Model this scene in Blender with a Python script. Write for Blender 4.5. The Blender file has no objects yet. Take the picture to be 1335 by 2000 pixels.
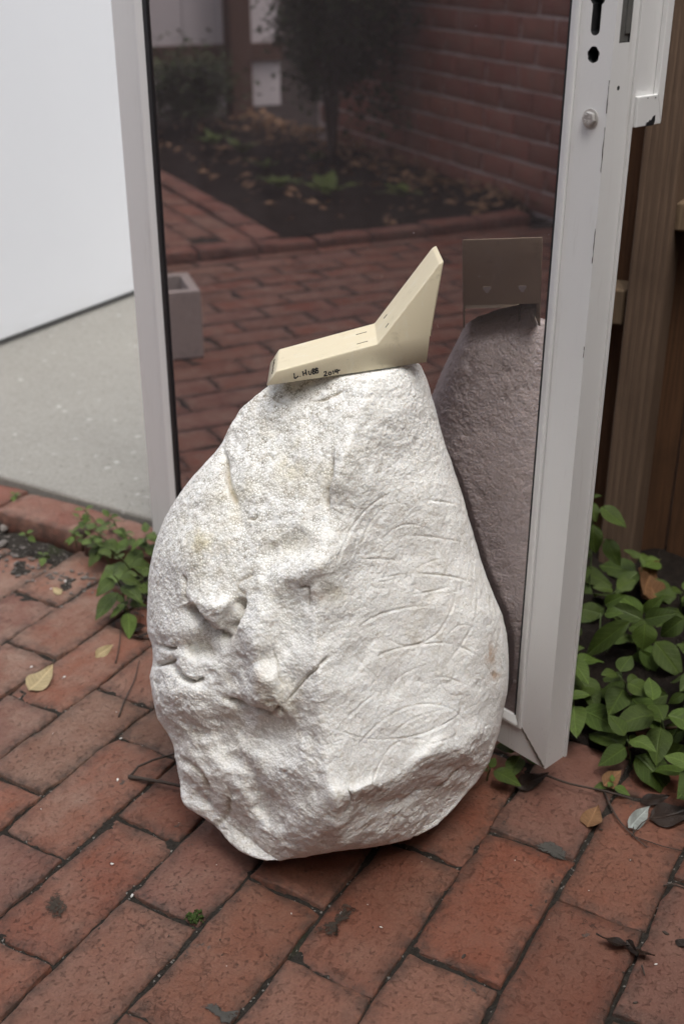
import bpy, bmesh, math, random
import numpy as np
from mathutils import Vector, Matrix
random.seed(7); rng = np.random.default_rng(7)
scene = bpy.context.scene
COL = scene.collection

# ------------------------------------------------------------------ camera, sky, sun, exposure
PITCH = math.atan(1130/2300)
cam_d = bpy.data.cameras.new('camera'); cam = bpy.data.objects.new('camera', cam_d); COL.objects.link(cam)
cam.location = (0, 0, 1.0); cam.rotation_euler = (math.pi/2-PITCH, 0, 0)
cam_d.sensor_fit = 'VERTICAL'; cam_d.sensor_height = 36; cam_d.sensor_width = 24; cam_d.lens = 2300/2000*36
cam_d.clip_start = .05; cam_d.clip_end = 500
cam_d.dof.use_dof = True; cam_d.dof.focus_distance = 1.30; cam_d.dof.aperture_fstop = 5.0
scene.camera = cam
SUN_EL, SUN_AZ = 65, 178            # overcast: a broad, weak sun high behind the viewer, over the added shade fence (azimuth from +Y, clockwise)
w = bpy.data.worlds.new('World'); scene.world = w; w.use_nodes = True
wn = w.node_tree; wn.nodes.clear()
sky = wn.nodes.new('ShaderNodeTexSky'); sky.sky_type = 'NISHITA'; sky.sun_disc = False
sky.sun_elevation = math.radians(SUN_EL); sky.sun_rotation = math.radians(SUN_AZ); sky.dust_density = 4; sky.air_density = 1.0
hs = wn.nodes.new('ShaderNodeHueSaturation'); hs.inputs['Saturation'].default_value = .36
bg = wn.nodes.new('ShaderNodeBackground'); bg.inputs[1].default_value = .15
wo = wn.nodes.new('ShaderNodeOutputWorld')
wn.links.new(sky.outputs[0], hs.inputs['Color']); wn.links.new(hs.outputs[0], bg.inputs[0]); wn.links.new(bg.outputs[0], wo.inputs[0])
sun_d = bpy.data.lights.new('sun', 'SUN'); sun = bpy.data.objects.new('sun', sun_d); COL.objects.link(sun)
sun_d.energy = .68; sun_d.angle = math.radians(50); sun_d.color = (1, .99, .93)
_e, _a = math.radians(SUN_EL), math.radians(SUN_AZ)
sun.rotation_euler = Vector((-math.cos(_e)*math.sin(_a), -math.cos(_e)*math.cos(_a), -math.sin(_e))).to_track_quat('-Z', 'Y').to_euler()
vs = scene.view_settings; vs.view_transform = 'Standard'; vs.look = 'None'; vs.gamma = 1; vs.use_curve_mapping = False
vs.exposure = 1.15
scene.cycles.use_adaptive_sampling = True; scene.cycles.adaptive_threshold = .02; scene.cycles.diffuse_bounces = 3; scene.cycles.glossy_bounces = 3; scene.cycles.max_bounces = 6; scene.cycles.transparent_max_bounces = 6
scene.render.resolution_x, scene.render.resolution_y = 683, 1024

# ------------------------------------------------------------------ measuring helpers (pixels of the photograph -> points of the place)
V3 = lambda *a: np.array(a, float)
CAM = V3(0, 0, 1)
FW = V3(0, math.cos(PITCH), -math.sin(PITCH)); UP = V3(0, math.sin(PITCH), math.cos(PITCH))
def ray(u, v): return FW + (u-667.5)/2300*V3(1, 0, 0) + (1000-v)/2300*UP
def on_plane(u, v, P, n): d = ray(u, v); return CAM + d*(((P-CAM)@n)/(d@n))
def on_z(u, v, z=0.): return on_plane(u, v, V3(0, 0, z), V3(0, 0, 1))
A30 = math.radians(30)
LL = V3(math.sin(A30), math.cos(A30), 0); WW = V3(math.cos(A30), -math.sin(A30), 0)      # the two directions of the paving
def PQ(p, q, z=0.): return p*LL + q*WW + V3(0, 0, z)
ROT_PQ = -A30                                                      # rotation about Z that turns +Y into LL and +X into WW
DP = V3(.25365, 1.18169, .06); _D = math.radians(-42.6)           # the door: bottom right front corner
DE = V3(math.sin(_D), math.cos(_D), 0); DN = V3(-math.cos(_D), math.sin(_D), 0)
def DO(a, b, z): return DP*V3(1, 1, 0) + a*DE + b*DN + V3(0, 0, z)  # a leftwards along the door, b out of its face

# ------------------------------------------------------------------ noise for shaping meshes
def _h(ix, iy, iz):
    n = (ix*374761393 + iy*668265263 + iz*2147483647 + 1013904223) & 0xffffffff
    n = ((n ^ (n >> 13))*1274126177) & 0xffffffff
    n = ((n ^ (n >> 15))*2246822519) & 0xffffffff
    return ((n ^ (n >> 16)) & 0xffffff)/0xffffff*2-1
def vnoise(P):
    P = np.asarray(P, float); i = np.floor(P).astype(np.int64); f = P-i; f = f*f*f*(f*(f*6-15)+10)
    r = 0
    for a in (0, 1):
        for b in (0, 1):
            for c in (0, 1):
                wt = (f[:, 0] if a else 1-f[:, 0])*(f[:, 1] if b else 1-f[:, 1])*(f[:, 2] if c else 1-f[:, 2])
                r = r+wt*_h(i[:, 0]+a+5000, i[:, 1]+b+5000, i[:, 2]+c+5000)
    return r
def fbm(P, s, o=3):
    r = 0; a = 1
    for k in range(o): r = r+a*vnoise(np.asarray(P)*s+17.3*k); s *= 2.03; a *= .5
    return r
def voro(P, s, seed=0):
    """distance to the nearest of jittered cell points"""
    P = np.asarray(P)*s+seed; i = np.floor(P).astype(np.int64); best = np.full(len(P), 9.)
    for a in (-1, 0, 1):
        for b in (-1, 0, 1):
            for c in (-1, 0, 1):
                j = i+[a, b, c]; o = 5000
                q = j+.5+.42*np.stack([_h(j[:, 0]+o, j[:, 1]+o, j[:, 2]+o+k*911) for k in range(3)], 1)
                best = np.minimum(best, ((P-q)**2).sum(1))
    return np.sqrt(best)
def seg_dist(U, pts):
    """2-D distance of points to a polyline, and the parameter along it"""
    best = np.full(len(U), 1e9); tt = np.zeros(len(U)); m = len(pts)-1
    for k in range(m):
        a = np.array(pts[k], float); d = np.array(pts[k+1], float)-a
        t = np.clip(((U-a)@d)/(d@d), 0, 1); q = np.hypot(*(U-a-t[:, None]*d).T)
        s = q < best; best[s] = q[s]; tt[s] = (k+t[s])/m
    return best, tt
def smooth_poly(pts, n=6):
    """Catmull-Rom"""
    p = [np.array(x, float) for x in pts]; p = [2*p[0]-p[1]]+p+[2*p[-1]-p[-2]]; o = []
    for k in range(1, len(p)-2):
        for j in range(n):
            t = j/n; a, b, c, d = p[k-1:k+3]
            o.append(.5*(2*b+(c-a)*t+(2*a-5*b+4*c-d)*t*t+(3*b-a-3*c+d)*t**3))
    return o+[p[-2]]

# ------------------------------------------------------------------ object helpers
def tag(o, label=None, cat=None, group=None, kind=None):
    if label: o['label'] = label
    if cat: o['category'] = cat
    if group: o['group'] = group
    if kind or cat: o['kind'] = kind or 'thing'
    return o
def empty(name, loc=(0, 0, 0), rz=0):
    o = bpy.data.objects.new(name, None); COL.objects.link(o); o.location = loc; o.rotation_euler = (0, 0, rz); o.empty_display_size = .05
    return o
def link(name, me, mat=None, parent=None):
    o = bpy.data.objects.new(name, me); COL.objects.link(o)
    if mat and not me.materials: me.materials.append(mat)
    if parent:
        o.parent = parent
    return o
class MB:
    def __init__(s): s.v = []; s.f = []
    def quad(s, *p): k = len(s.v); s.v += [tuple(map(float, x)) for x in p]; s.f.append(tuple(range(k, k+len(p))))
    def box(s, o, ax, ay, az):
        """corner-centred box: centre o, half axes"""
        o, ax, ay, az = [np.array(x, float) for x in (o, ax, ay, az)]
        if np.cross(ax, ay)@az < 0: ax = -ax
        k = len(s.v)
        for c in (-1, 1):
            for b in (-1, 1):
                for a in (-1, 1): s.v.append(tuple(o+a*ax+b*ay+c*az))
        s.f += [tuple(k+i for i in f) for f in ((0, 2, 3, 1), (4, 5, 7, 6), (0, 1, 5, 4), (2, 6, 7, 3), (0, 4, 6, 2), (1, 3, 7, 5))]
    def prism(s, poly, d):
        """closed polygon poly (3-D points, in order) swept by vector d"""
        n = len(poly); k = len(s.v); d = np.array(d, float)
        P = [np.array(x, float) for x in poly]; nm = sum(np.cross(P[i]-P[0], P[(i+1) % n]-P[0]) for i in range(n))
        if nm@d > 0: P = P[::-1]
        s.v += [tuple(x) for x in P]+[tuple(x+d) for x in P]
        s.f.append(tuple(range(k, k+n))); s.f.append(tuple(range(k+2*n-1, k+n-1, -1)))
        for i in range(n): j = (i+1) % n; s.f.append((k+j, k+i, k+n+i, k+n+j))
    def tube(s, pts, r, n=8):
        pts = [np.array(p, float) for p in pts]; k = len(s.v); m = len(pts)
        rr = r if hasattr(r, '__len__') else [r]*m
        for i, p in enumerate(pts):
            t = pts[min(i+1, m-1)]-pts[max(i-1, 0)]; t /= np.linalg.norm(t)+1e-12
            a = np.cross(t, [0, 0, 1] if abs(t[2]) < .9 else [1, 0, 0]); a /= np.linalg.norm(a); b = np.cross(t, a)
            for j in range(n):
                x = 2*math.pi*j/n; s.v.append(tuple(p+rr[i]*(math.cos(x)*a+math.sin(x)*b)))
        for i in range(m-1):
            for j in range(n): s.f.append((k+i*n+j, k+i*n+(j+1) % n, k+(i+1)*n+(j+1) % n, k+(i+1)*n+j))
        s.f.append(tuple(k+j for j in range(n))[::-1]); s.f.append(tuple(k+(m-1)*n+j for j in range(n)))
    def mesh(s, name, smooth=False):
        me = bpy.data.meshes.new(name); me.from_pydata(s.v, [], s.f); me.update()
        if smooth: me.shade_smooth()
        return me
    def build(s, name, mat, parent=None, smooth=False, bevel=0, seg=2, origin=None):
        if origin is not None: s.v = [tuple(np.array(x)-origin) for x in s.v]
        me = s.mesh(name, smooth); o = link(name, me, mat, parent)
        if origin is not None: o.location = origin
        if bevel:
            b = o.modifiers.new('bevel', 'BEVEL'); b.width = bevel; b.segments = seg; b.limit_method = 'ANGLE'; b.angle_limit = math.radians(40)
        return o
def rel(o, parent):
    """parent without moving (parent empties carry only a location)"""
    o.parent = parent; o.location = Vector(o.location)-Vector(parent.location)
    return o

# ------------------------------------------------------------------ materials
class NT:
    def __init__(s, name):
        s.m = bpy.data.materials.new(name); s.m.use_nodes = True; s.t = s.m.node_tree; s.b = s.t.nodes['Principled BSDF']
        s.out = s.t.nodes['Material Output']; s.co = s.t.nodes.new('ShaderNodeTexCoord'); s.oi = None
    def n(s, ty, **kw):
        o = s.t.nodes.new('ShaderNode'+ty)
        for k, v in kw.items(): setattr(o, k, v)
        return o
    def L(s, a, b): s.t.links.new(a, b)
    def set(s, sock, v):
        if hasattr(v, 'links'): s.L(v, sock)
        else: sock.default_value = v
    def obj(s): return s.co.outputs['Object']
    def rand(s):
        if not s.oi: s.oi = s.n('ObjectInfo')
        return s.oi.outputs['Random']
    def coords(s, spread=40., scale=(1, 1, 1)):
        """object coordinates, shifted for each object so that copies differ"""
        a = s.n('VectorMath', operation='MULTIPLY_ADD'); m = s.n('Combine' 'XYZ')
        k = s.math('MULTIPLY', s.rand(), spread)
        for i, f in enumerate((1, 1.7, 2.3)): s.L(s.math('MULTIPLY', k, f), m.inputs[i])
        s.L(s.obj(), a.inputs[0]); a.inputs[1].default_value = scale; s.L(m.outputs[0], a.inputs[2]); return a.outputs[0]
    def map(s, vec, scale): a = s.n('VectorMath', operation='MULTIPLY'); s.L(vec, a.inputs[0]); a.inputs[1].default_value = scale; return a.outputs[0]
    def math(s, op, a, b=0., c=0., clamp=False):
        o = s.n('Math', operation=op, use_clamp=clamp); s.set(o.inputs[0], a); s.set(o.inputs[1], b); s.set(o.inputs[2], c); return o.outputs[0]
    def noise(s, vec, scale, detail=4, rough=.55, out=0, dist=0.):
        o = s.n('TexNoise'); s.L(vec, o.inputs['Vector']); o.inputs['Scale'].default_value = scale; o.inputs['Detail'].default_value = detail
        o.inputs['Roughness'].default_value = rough; o.inputs['Distortion'].default_value = dist; return o.outputs[out]
    def voro(s, vec, scale, feature='F1', out='Distance', rnd=1.):
        o = s.n('TexVoronoi', feature=feature); s.L(vec, o.inputs['Vector']); o.inputs['Scale'].default_value = scale
        o.inputs['Randomness'].default_value = rnd; return o.outputs[out]
    def ramp(s, f, *stops, interp='LINEAR'):
        o = s.n('ValToRGB'); o.color_ramp.interpolation = interp; e = o.color_ramp.elements
        while len(e) < len(stops): e.new(.5)
        for k, (p, c) in enumerate(stops):
            e[k].position = p; e[k].color = (*c, 1) if hasattr(c, '__len__') else (c, c, c, 1)
        s.L(f, o.inputs[0]); return o.outputs[0]
    def mix(s, f, a, b, mode='MIX'):
        o = s.n('Mix', data_type='RGBA', blend_type=mode); s.set(o.inputs[0], f)
        for k, v in ((6, a), (7, b)):
            if hasattr(v, 'links'): s.L(v, o.inputs[k])
            else: o.inputs[k].default_value = (*v, 1)
        return o.outputs[2]
    def attr(s, name): o = s.n('Attribute'); o.attribute_name = name; return o.outputs['Fac']
    def bump(s, h, dist, strength=1., prev=None):
        o = s.n('Bump'); o.inputs['Strength'].default_value = strength; o.inputs['Distance'].default_value = dist; s.L(h, o.inputs['Height'])
        if prev is not None: s.L(prev, o.inputs['Normal'])
        return o.outputs[0]
    def done(s, col, rough=.6, normal=None, spec=None, **kw):
        b = s.b
        if hasattr(col, 'links'): s.L(col, b.inputs['Base Color'])
        else: b.inputs['Base Color'].default_value = (*col, 1)
        s.set(b.inputs['Roughness'], rough)
        if normal is not None: s.L(normal, b.inputs['Normal'])
        if spec is not None: b.inputs['Specular IOR Level'].default_value = spec
        for k, v in kw.items(): s.set(b.inputs[k], v)
        return s.m
M = {}
def paver_mat(name, cols, dirt=1., dust=0.):
    t = NT(name); c = t.coords(60)
    base = t.ramp(t.rand(), *cols, interp='CONSTANT')
    r2 = t.math('FRACT', t.math('MULTIPLY', t.rand(), 17.37)); base = t.mix(1., base, t.ramp(r2, (0, .72), (1, 1.15)), 'MULTIPLY')
    big = t.noise(c, 9, 5, .6); col = t.mix(t.math('MULTIPLY', big, .7), base, (.205, .082, .054))
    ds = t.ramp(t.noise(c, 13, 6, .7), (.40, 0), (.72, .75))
    if dust:                                                                # dust and washed-out sand, thickest towards the slab; also paints in brighter light there
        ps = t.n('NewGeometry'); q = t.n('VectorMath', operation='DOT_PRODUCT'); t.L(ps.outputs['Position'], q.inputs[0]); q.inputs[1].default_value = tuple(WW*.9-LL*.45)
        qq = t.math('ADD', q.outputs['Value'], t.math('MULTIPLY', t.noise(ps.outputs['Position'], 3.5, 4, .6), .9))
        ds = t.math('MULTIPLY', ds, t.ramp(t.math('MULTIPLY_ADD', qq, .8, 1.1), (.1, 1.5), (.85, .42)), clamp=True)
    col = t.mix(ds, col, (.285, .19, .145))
    fine = t.noise(c, 260, 3, .7); col = t.mix(t.ramp(fine, (.34, .35), (.62, 0)), col, (.12, .05, .033))
    pits = t.ramp(t.noise(c, 170, 4, .75), (.64, 0), (.69, 1)); col = t.mix(t.math('MULTIPLY', pits, .7*dirt), col, (.03, .022, .018))
    spk = t.ramp(t.noise(c, 140, 6, .78), (.56, 0), (.63, 1)); m2 = t.ramp(t.noise(c, 11, 3, .6), (.46, .03), (.66, 1))
    col = t.mix(t.math('MULTIPLY', t.math('MULTIPLY', spk, m2), .6*dirt), col, (.035, .03, .026))     # soot-coloured specks
    lich = t.ramp(t.noise(c, 15, 7, .72), (.655, 0), (.675, 1)); col = t.mix(t.math('MULTIPLY', lich, .8*dirt), col, (.085, .08, .07))   # mortar smears
    sm = t.ramp(t.noise(c, 7, 3, .5), (.64, 0), (.80, .6)); col = t.mix(t.math('MULTIPLY', sm, dirt), col, (.06, .045, .038))
    wv = t.n('VectorMath', operation='MULTIPLY_ADD'); t.L(t.noise(c, 38, 4, .6, out=1), wv.inputs[0]); wv.inputs[1].default_value = (.07, .07, .07); t.L(c, wv.inputs[2])
    crk = t.ramp(t.voro(wv.outputs[0], 12, 'DISTANCE_TO_EDGE'), (0, 1), (.008, 0)); cm = t.ramp(t.noise(c, 7, 3), (.52, 0), (.60, 1))
    ck = t.math('MULTIPLY', crk, cm); col = t.mix(t.math('MULTIPLY', ck, .45), col, (.05, .035, .03))
    ed = t.attr('edge'); en = t.math('MULTIPLY', ed, t.ramp(t.noise(c, 60, 4, .7), (.35, 0), (.6, 1)))
    col = t.mix(t.math('MULTIPLY', en, .8*dirt), col, (.045, .038, .032))
    h = t.math('ADD', t.noise(c, 90, 6, .7), t.math('MULTIPLY', t.math('ADD', t.math('ADD', spk, pits), t.math('MULTIPLY', ck, 1.4)), -.3))
    h = t.math('ADD', h, t.math('MULTIPLY', fine, .4))
    return t.done(col, t.ramp(t.noise(c, 30, 3), (.3, .55), (.7, .85)), t.bump(h, .002, .9), .35)
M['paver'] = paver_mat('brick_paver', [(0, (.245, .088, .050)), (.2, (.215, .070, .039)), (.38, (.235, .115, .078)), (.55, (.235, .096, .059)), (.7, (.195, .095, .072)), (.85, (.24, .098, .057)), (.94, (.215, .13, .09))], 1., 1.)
M['edging'] = paver_mat('edging_brick', [(0, (.25, .095, .065)), (.5, (.22, .08, .055)), (.8, (.20, .085, .062))], .8)
M['wall_brick'] = paver_mat('wall_brick', [(0, (.40, .15, .11)), (.3, (.36, .12, .09)), (.6, (.42, .17, .12)), (.85, (.33, .12, .09))], .2)
def grit():
    t = NT('joint_sand'); c = t.obj(); f = t.noise(c, 220, 4, .8); v = t.voro(c, 420, out='Color'); g = t.n('SeparateColor'); t.L(v, g.inputs[0])
    col = t.ramp(f, (.3, (.02, .017, .014)), (.6, (.05, .043, .036)), (.8, (.10, .09, .08)))
    col = t.mix(t.ramp(g.outputs[0], (.965, 0), (.975, 1)), col, (.24, .22, .2))
    col = t.mix(t.ramp(t.noise(c, 7, 4, .6), (.62, 0), (.72, .5)), col, (.035, .05, .015))
    return t.done(col, .95, t.bump(f, .004, 1.), .2)
M['grit'] = grit()
def soil():
    t = NT('soil'); c = t.obj(); f = t.noise(c, 60, 6, .75)
    return t.done(t.ramp(f, (.3, (.012, .009, .008)), (.6, (.035, .026, .02)), (.8, (.07, .05, .036))), .95, t.bump(f, .02, 1.), .2)
M['soil'] = soil()
def concrete(name, a, b, c3):
    t = NT(name); c = t.obj(); f = t.noise(c, 5, 6, .65); g = t.noise(c, 150, 5, .8)
    col = t.mix(f, a, b); col = t.mix(t.ramp(g, (.42, 0), (.62, .6)), col, c3); col = t.mix(t.ramp(t.noise(c, 70, 5, .75), (.56, 0), (.68, .55)), col, tuple(x*.55 for x in b))
    sp = t.voro(c, 26); m = t.ramp(t.noise(c, 40, 2), (.5, 0), (.6, 1)); col = t.mix(t.math('MULTIPLY', t.ramp(sp, (.0, 1), (.16, .9), (.2, 0)), t.math('MULTIPLY', m, .55)), col, (.55, .53, .49))
    lines = t.noise(t.map(c, (1, 1, 1)), 3.2, 5, .6, dist=1.2); col = t.mix(t.ramp(lines, (.485, 0), (.5, .12), (.515, 0)), col, (.17, .155, .14))
    return t.done(col, .85, t.bump(t.math('ADD', g, t.math('MULTIPLY', f, .6)), .003, .7), .3)
M['slab'] = concrete('concrete_slab', (.29, .275, .245), (.20, .19, .17), (.34, .325, .29))
M['block'] = concrete('cinder_block', (.50, .46, .42), (.42, .39, .36), (.55, .52, .48))
M['darkpaver'] = concrete('grey_paver', (.12, .115, .11), (.08, .078, .075), (.15, .145, .14))
def white_wall():
    t = NT('white_painted_panel'); c = t.obj(); f = t.noise(c, 2.5, 5, .6)
    col = t.mix(f, (.78, .78, .785), (.73, .73, .74)); z = t.n('SeparateXYZ'); t.L(c, z.inputs[0])
    low = t.math('MULTIPLY', t.ramp(z.outputs[2], (.0, 1), (.14, 0)), t.ramp(t.noise(t.map(c, (1, 1, 6)), 9, 4), (.35, 0), (.7, 1)))
    col = t.mix(t.math('MULTIPLY', low, .45), col, (.55, .53, .48))
    return t.done(col, .5, t.bump(t.noise(c, 35, 4), .001, .4), .4)
M['white_wall'] = white_wall()
def alu():
    t = NT('white_powder_coated_aluminium'); c = t.obj(); f = t.noise(c, 6, 4, .6)
    col = t.mix(f, (.76, .757, .75), (.71, .705, .70))
    z = t.n('SeparateXYZ'); t.L(c, z.inputs[0])
    sp = t.ramp(t.noise(c, 330, 4, .75), (.66, 0), (.71, 1)); low = t.ramp(z.outputs[2], (.0, 1.), (.10, .35), (.3, .06))
    col = t.mix(t.math('MULTIPLY', t.math('MULTIPLY', sp, low), .9), col, (.06, .05, .04))
    st = t.ramp(t.noise(t.map(c, (1, 1, .12)), 70, 4, .7), (.58, 0), (.8, .28)); col = t.mix(st, col, (.42, .39, .35))
    dr = t.math('MULTIPLY', t.ramp(t.noise(t.map(c, (6, 6, .35)), 26, 5, .75), (.58, 0), (.78, .35)), t.ramp(z.outputs[2], (.0, 1.), (.35, .35), (.9, .15))); col = t.mix(dr, col, (.36, .33, .29))
    col = t.mix(t.ramp(t.noise(c, 700, 3, .7), (.72, 0), (.75, .7)), col, (.16, .14, .12))
    return t.done(col, .42, t.bump(t.noise(c, 500, 2), .0004, .35), .45)
M['alu'] = alu()
def plain(name, col, rough=.5, var=.12, scale=40, spec=.5, bump=0., **kw):
    t = NT(name); c = t.coords(10); f = t.noise(c, scale, 5, .65)
    cc = t.mix(f, tuple(x*(1-var) for x in col), tuple(min(1, x*(1+var)) for x in col))
    return t.done(cc, rough, t.bump(f, bump) if bump else None, spec, **kw)
M['gasket'] = plain('black_rubber_gasket', (.012, .012, .014), .5)
M['steel'] = plain('zinc_steel', (.55, .53, .51), .42, .2, 200, Metallic=.6)
M['lock_steel'] = plain('dull_lock_steel', (.22, .22, .21), .5, .3, 150, Metallic=.6)
M['black_chip'] = plain('black_bare_metal', (.01, .01, .012), .6)
M['hole'] = plain('dark_hole', (.02, .02, .022), .8)
M['grime'] = plain('brown_grime', (.055, .042, .03), .95, .5, 300)
def glass():
    t = NT('dark_tinted_glass'); c = t.obj()
    gl = t.n('BsdfGlossy'); gl.inputs['Color'].default_value = (.365, .315, .318, 1); gl.inputs['Roughness'].default_value = .0
    tr = t.n('BsdfTransparent'); tr.inputs['Color'].default_value = (.035, .032, .034, 1)
    du = t.n('BsdfDiffuse'); dust = t.ramp(t.noise(c, 160, 3, .75), (.735, 0), (.76, .5))
    stn = t.ramp(t.noise(t.map(c, (1, 1, .22)), 18, 5, .7), (.42, .040), (.8, .060))
    t.L(t.mix(1., t.mix(1., dust, stn, 'ADD'), (.8, .70, .72), 'MULTIPLY'), du.inputs['Color'])
    a1 = t.n('AddShader'); a2 = t.n('AddShader'); t.L(gl.outputs[0], a1.inputs[0]); t.L(tr.outputs[0], a1.inputs[1]); t.L(a1.outputs[0], a2.inputs[0]); t.L(du.outputs[0], a2.inputs[1])
    t.L(a2.outputs[0], t.out.inputs[0]); t.t.nodes.remove(t.b); return t.m
M['glass'] = glass()
def foam():
    t = NT('weathered_white_foam'); c = t.obj(); fc = t.attr('face'); po = t.attr('pores')
    wv = t.n('VectorMath', operation='MULTIPLY_ADD'); t.L(t.noise(c, 120, 2, .5, out=1), wv.inputs[0]); wv.inputs[1].default_value = (.003, .003, .003); t.L(c, wv.inputs[2]); cw = wv.outputs[0]
    cell = t.voro(cw, 310, rnd=.9); cell2 = t.voro(cw, 310, 'DISTANCE_TO_EDGE', rnd=.9)
    big = t.noise(c, 7, 4, .6); med = t.noise(c, 38, 5, .65)
    col = t.mix(t.ramp(big, (.3, 0), (.7, 1)), (.93, .925, .895), (.91, .90, .865))
    st = t.attr('stain'); yel = t.math('MULTIPLY', st, t.ramp(med, (.36, 0), (.62, 1)))
    col = t.mix(t.math('MULTIPLY', yel, .6), col, (.58, .49, .25))
    pore = t.math('MULTIPLY', t.ramp(cell2, (0, 1), (.13, 0)), t.math('MULTIPLY_ADD', po, .75, .14))
    pm = t.ramp(t.noise(c, 110, 3, .6), (.40, .0), (.56, 1)); col = t.mix(t.math('MULTIPLY', pore, pm), col, (.24, .20, .12))
    gr = t.math('MULTIPLY', t.ramp(t.noise(c, 42, 7, .75), (.50, 0), (.64, 1)), t.ramp(t.noise(c, 8, 3, .6), (.42, 0), (.58, 1)))
    col = t.mix(t.math('MULTIPLY', gr, .38), col, (.52, .46, .36))                                # brown grime in patches
    sp = t.math('MULTIPLY', t.ramp(t.noise(c, 190, 4, .75), (.655, 0), (.69, 1)), t.ramp(t.noise(c, 16, 3), (.5, 0), (.6, 1))); col = t.mix(t.math('MULTIPLY', sp, .7), col, (.22, .17, .11))
    col = t.mix(t.math('MULTIPLY', t.attr('rust'), t.ramp(med, (.45, 0), (.6, .85))), col, (.42, .22, .08))
    wv2 = t.n('VectorMath', operation='MULTIPLY_ADD'); t.L(t.noise(c, 60, 4, .6, out=1), wv2.inputs[0]); wv2.inputs[1].default_value = (.035, .035, .035); t.L(c, wv2.inputs[2])
    hl = t.math('MULTIPLY', t.ramp(t.voro(wv2.outputs[0], 22, 'DISTANCE_TO_EDGE'), (0, 1), (.014, 0)), t.ramp(t.noise(c, 13, 3), (.50, 0), (.57, 1)))
    col = t.mix(t.math('MULTIPLY', hl, .6), col, (.33, .27, .19))                                # hairline cracks
    ck = t.attr('crack'); col = t.mix(t.math('MULTIPLY', ck, t.ramp(med, (.3, .3), (.6, .8))), col, (.40, .33, .22))
    hm = t.n('Bump'); hm.inputs['Distance'].default_value = .005; t.L(t.math('SUBTRACT', t.noise(c, 75, 5, .7), t.math('MULTIPLY', hl, .5)), hm.inputs['Height']); t.L(t.math('MULTIPLY_ADD', fc, -.08, .16), hm.inputs['Strength'])
    bs = t.n('Bump'); bs.inputs['Distance'].default_value = .0020
    t.L(t.math('SUBTRACT', 1., cell), bs.inputs['Height']); t.L(t.math('MULTIPLY_ADD', fc, -.25, .55), bs.inputs['Strength']); t.L(hm.outputs[0], bs.inputs['Normal'])
    return t.done(col, 1., bs.outputs[0], .05, **{'Subsurface Weight': .45, 'Subsurface Radius': (1., .93, .85), 'Subsurface Scale': .007})
M['foam'] = foam()
def cream():
    t = NT('aged_cream_plastic'); c = t.obj(); f = t.noise(c, 18, 5, .65)
    col = t.mix(f, (.80, .715, .52), (.75, .67, .49)); sc = t.ramp(t.noise(t.map(c, (1, 1, .35)), 45, 5, .75), (.56, 0), (.72, .5))
    col = t.mix(sc, col, (.82, .80, .70)); col = t.mix(t.ramp(t.noise(c, 260, 3, .7), (.68, 0), (.74, .4)), col, (.42, .36, .25))
    col = t.mix(t.math('MULTIPLY', t.ramp(t.noise(c, 33, 6, .8), (.57, 0), (.70, .45)), 1.), col, (.50, .43, .29)); col = t.mix(t.ramp(t.noise(t.map(c, (9, 3, 1)), 60, 4, .8), (.66, 0), (.72, .4)), col, (.40, .35, .25))
    return t.done(col, t.ramp(f, (.3, .38), (.7, .6)), t.bump(t.noise(c, 700, 3), .0002, .4), .4)
M['cream'] = cream()
M['ink'] = plain('black_marker_ink', (.012, .012, .014), .5)
M['slot'] = plain('shadowed_slot', (.10, .085, .055), .8)
def timber(name, a, b, c3, scale=(22, 22, 1.1)):
    t = NT(name); c = t.coords(9); g = t.map(c, scale); f = t.noise(g, 1.6, 6, .6, dist=1.6); r = t.noise(t.map(c, (scale[0]*6, scale[1]*6, scale[2]*3)), 2, 4, .7)
    col = t.mix(f, a, b); col = t.mix(t.ramp(r, (.42, .55), (.62, 0)), col, c3)
    kn = t.ramp(t.voro(t.map(c, (7, 7, 2.6)), 1.1), (.0, 1), (.075, .9), (.12, 0)); col = t.mix(t.math('MULTIPLY', kn, .75), col, (.03, .016, .01))
    stn = t.ramp(t.noise(c, 7, 4), (.5, 0), (.75, .6)); col = t.mix(stn, col, c3)
    return t.done(col, .8, t.bump(t.math('ADD', f, t.math('MULTIPLY', r, .6)), .002, .7), .25)
M['board'] = timber('brown_fence_board', (.15, .075, .038), (.11, .052, .026), (.05, .026, .015))
M['post'] = timber('weathered_timber_post', (.19, .128, .088), (.145, .094, .063), (.085, .055, .038))
M['rail'] = timber('timber_rail', (.24, .17, .105), (.17, .115, .07), (.08, .055, .035))
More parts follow.
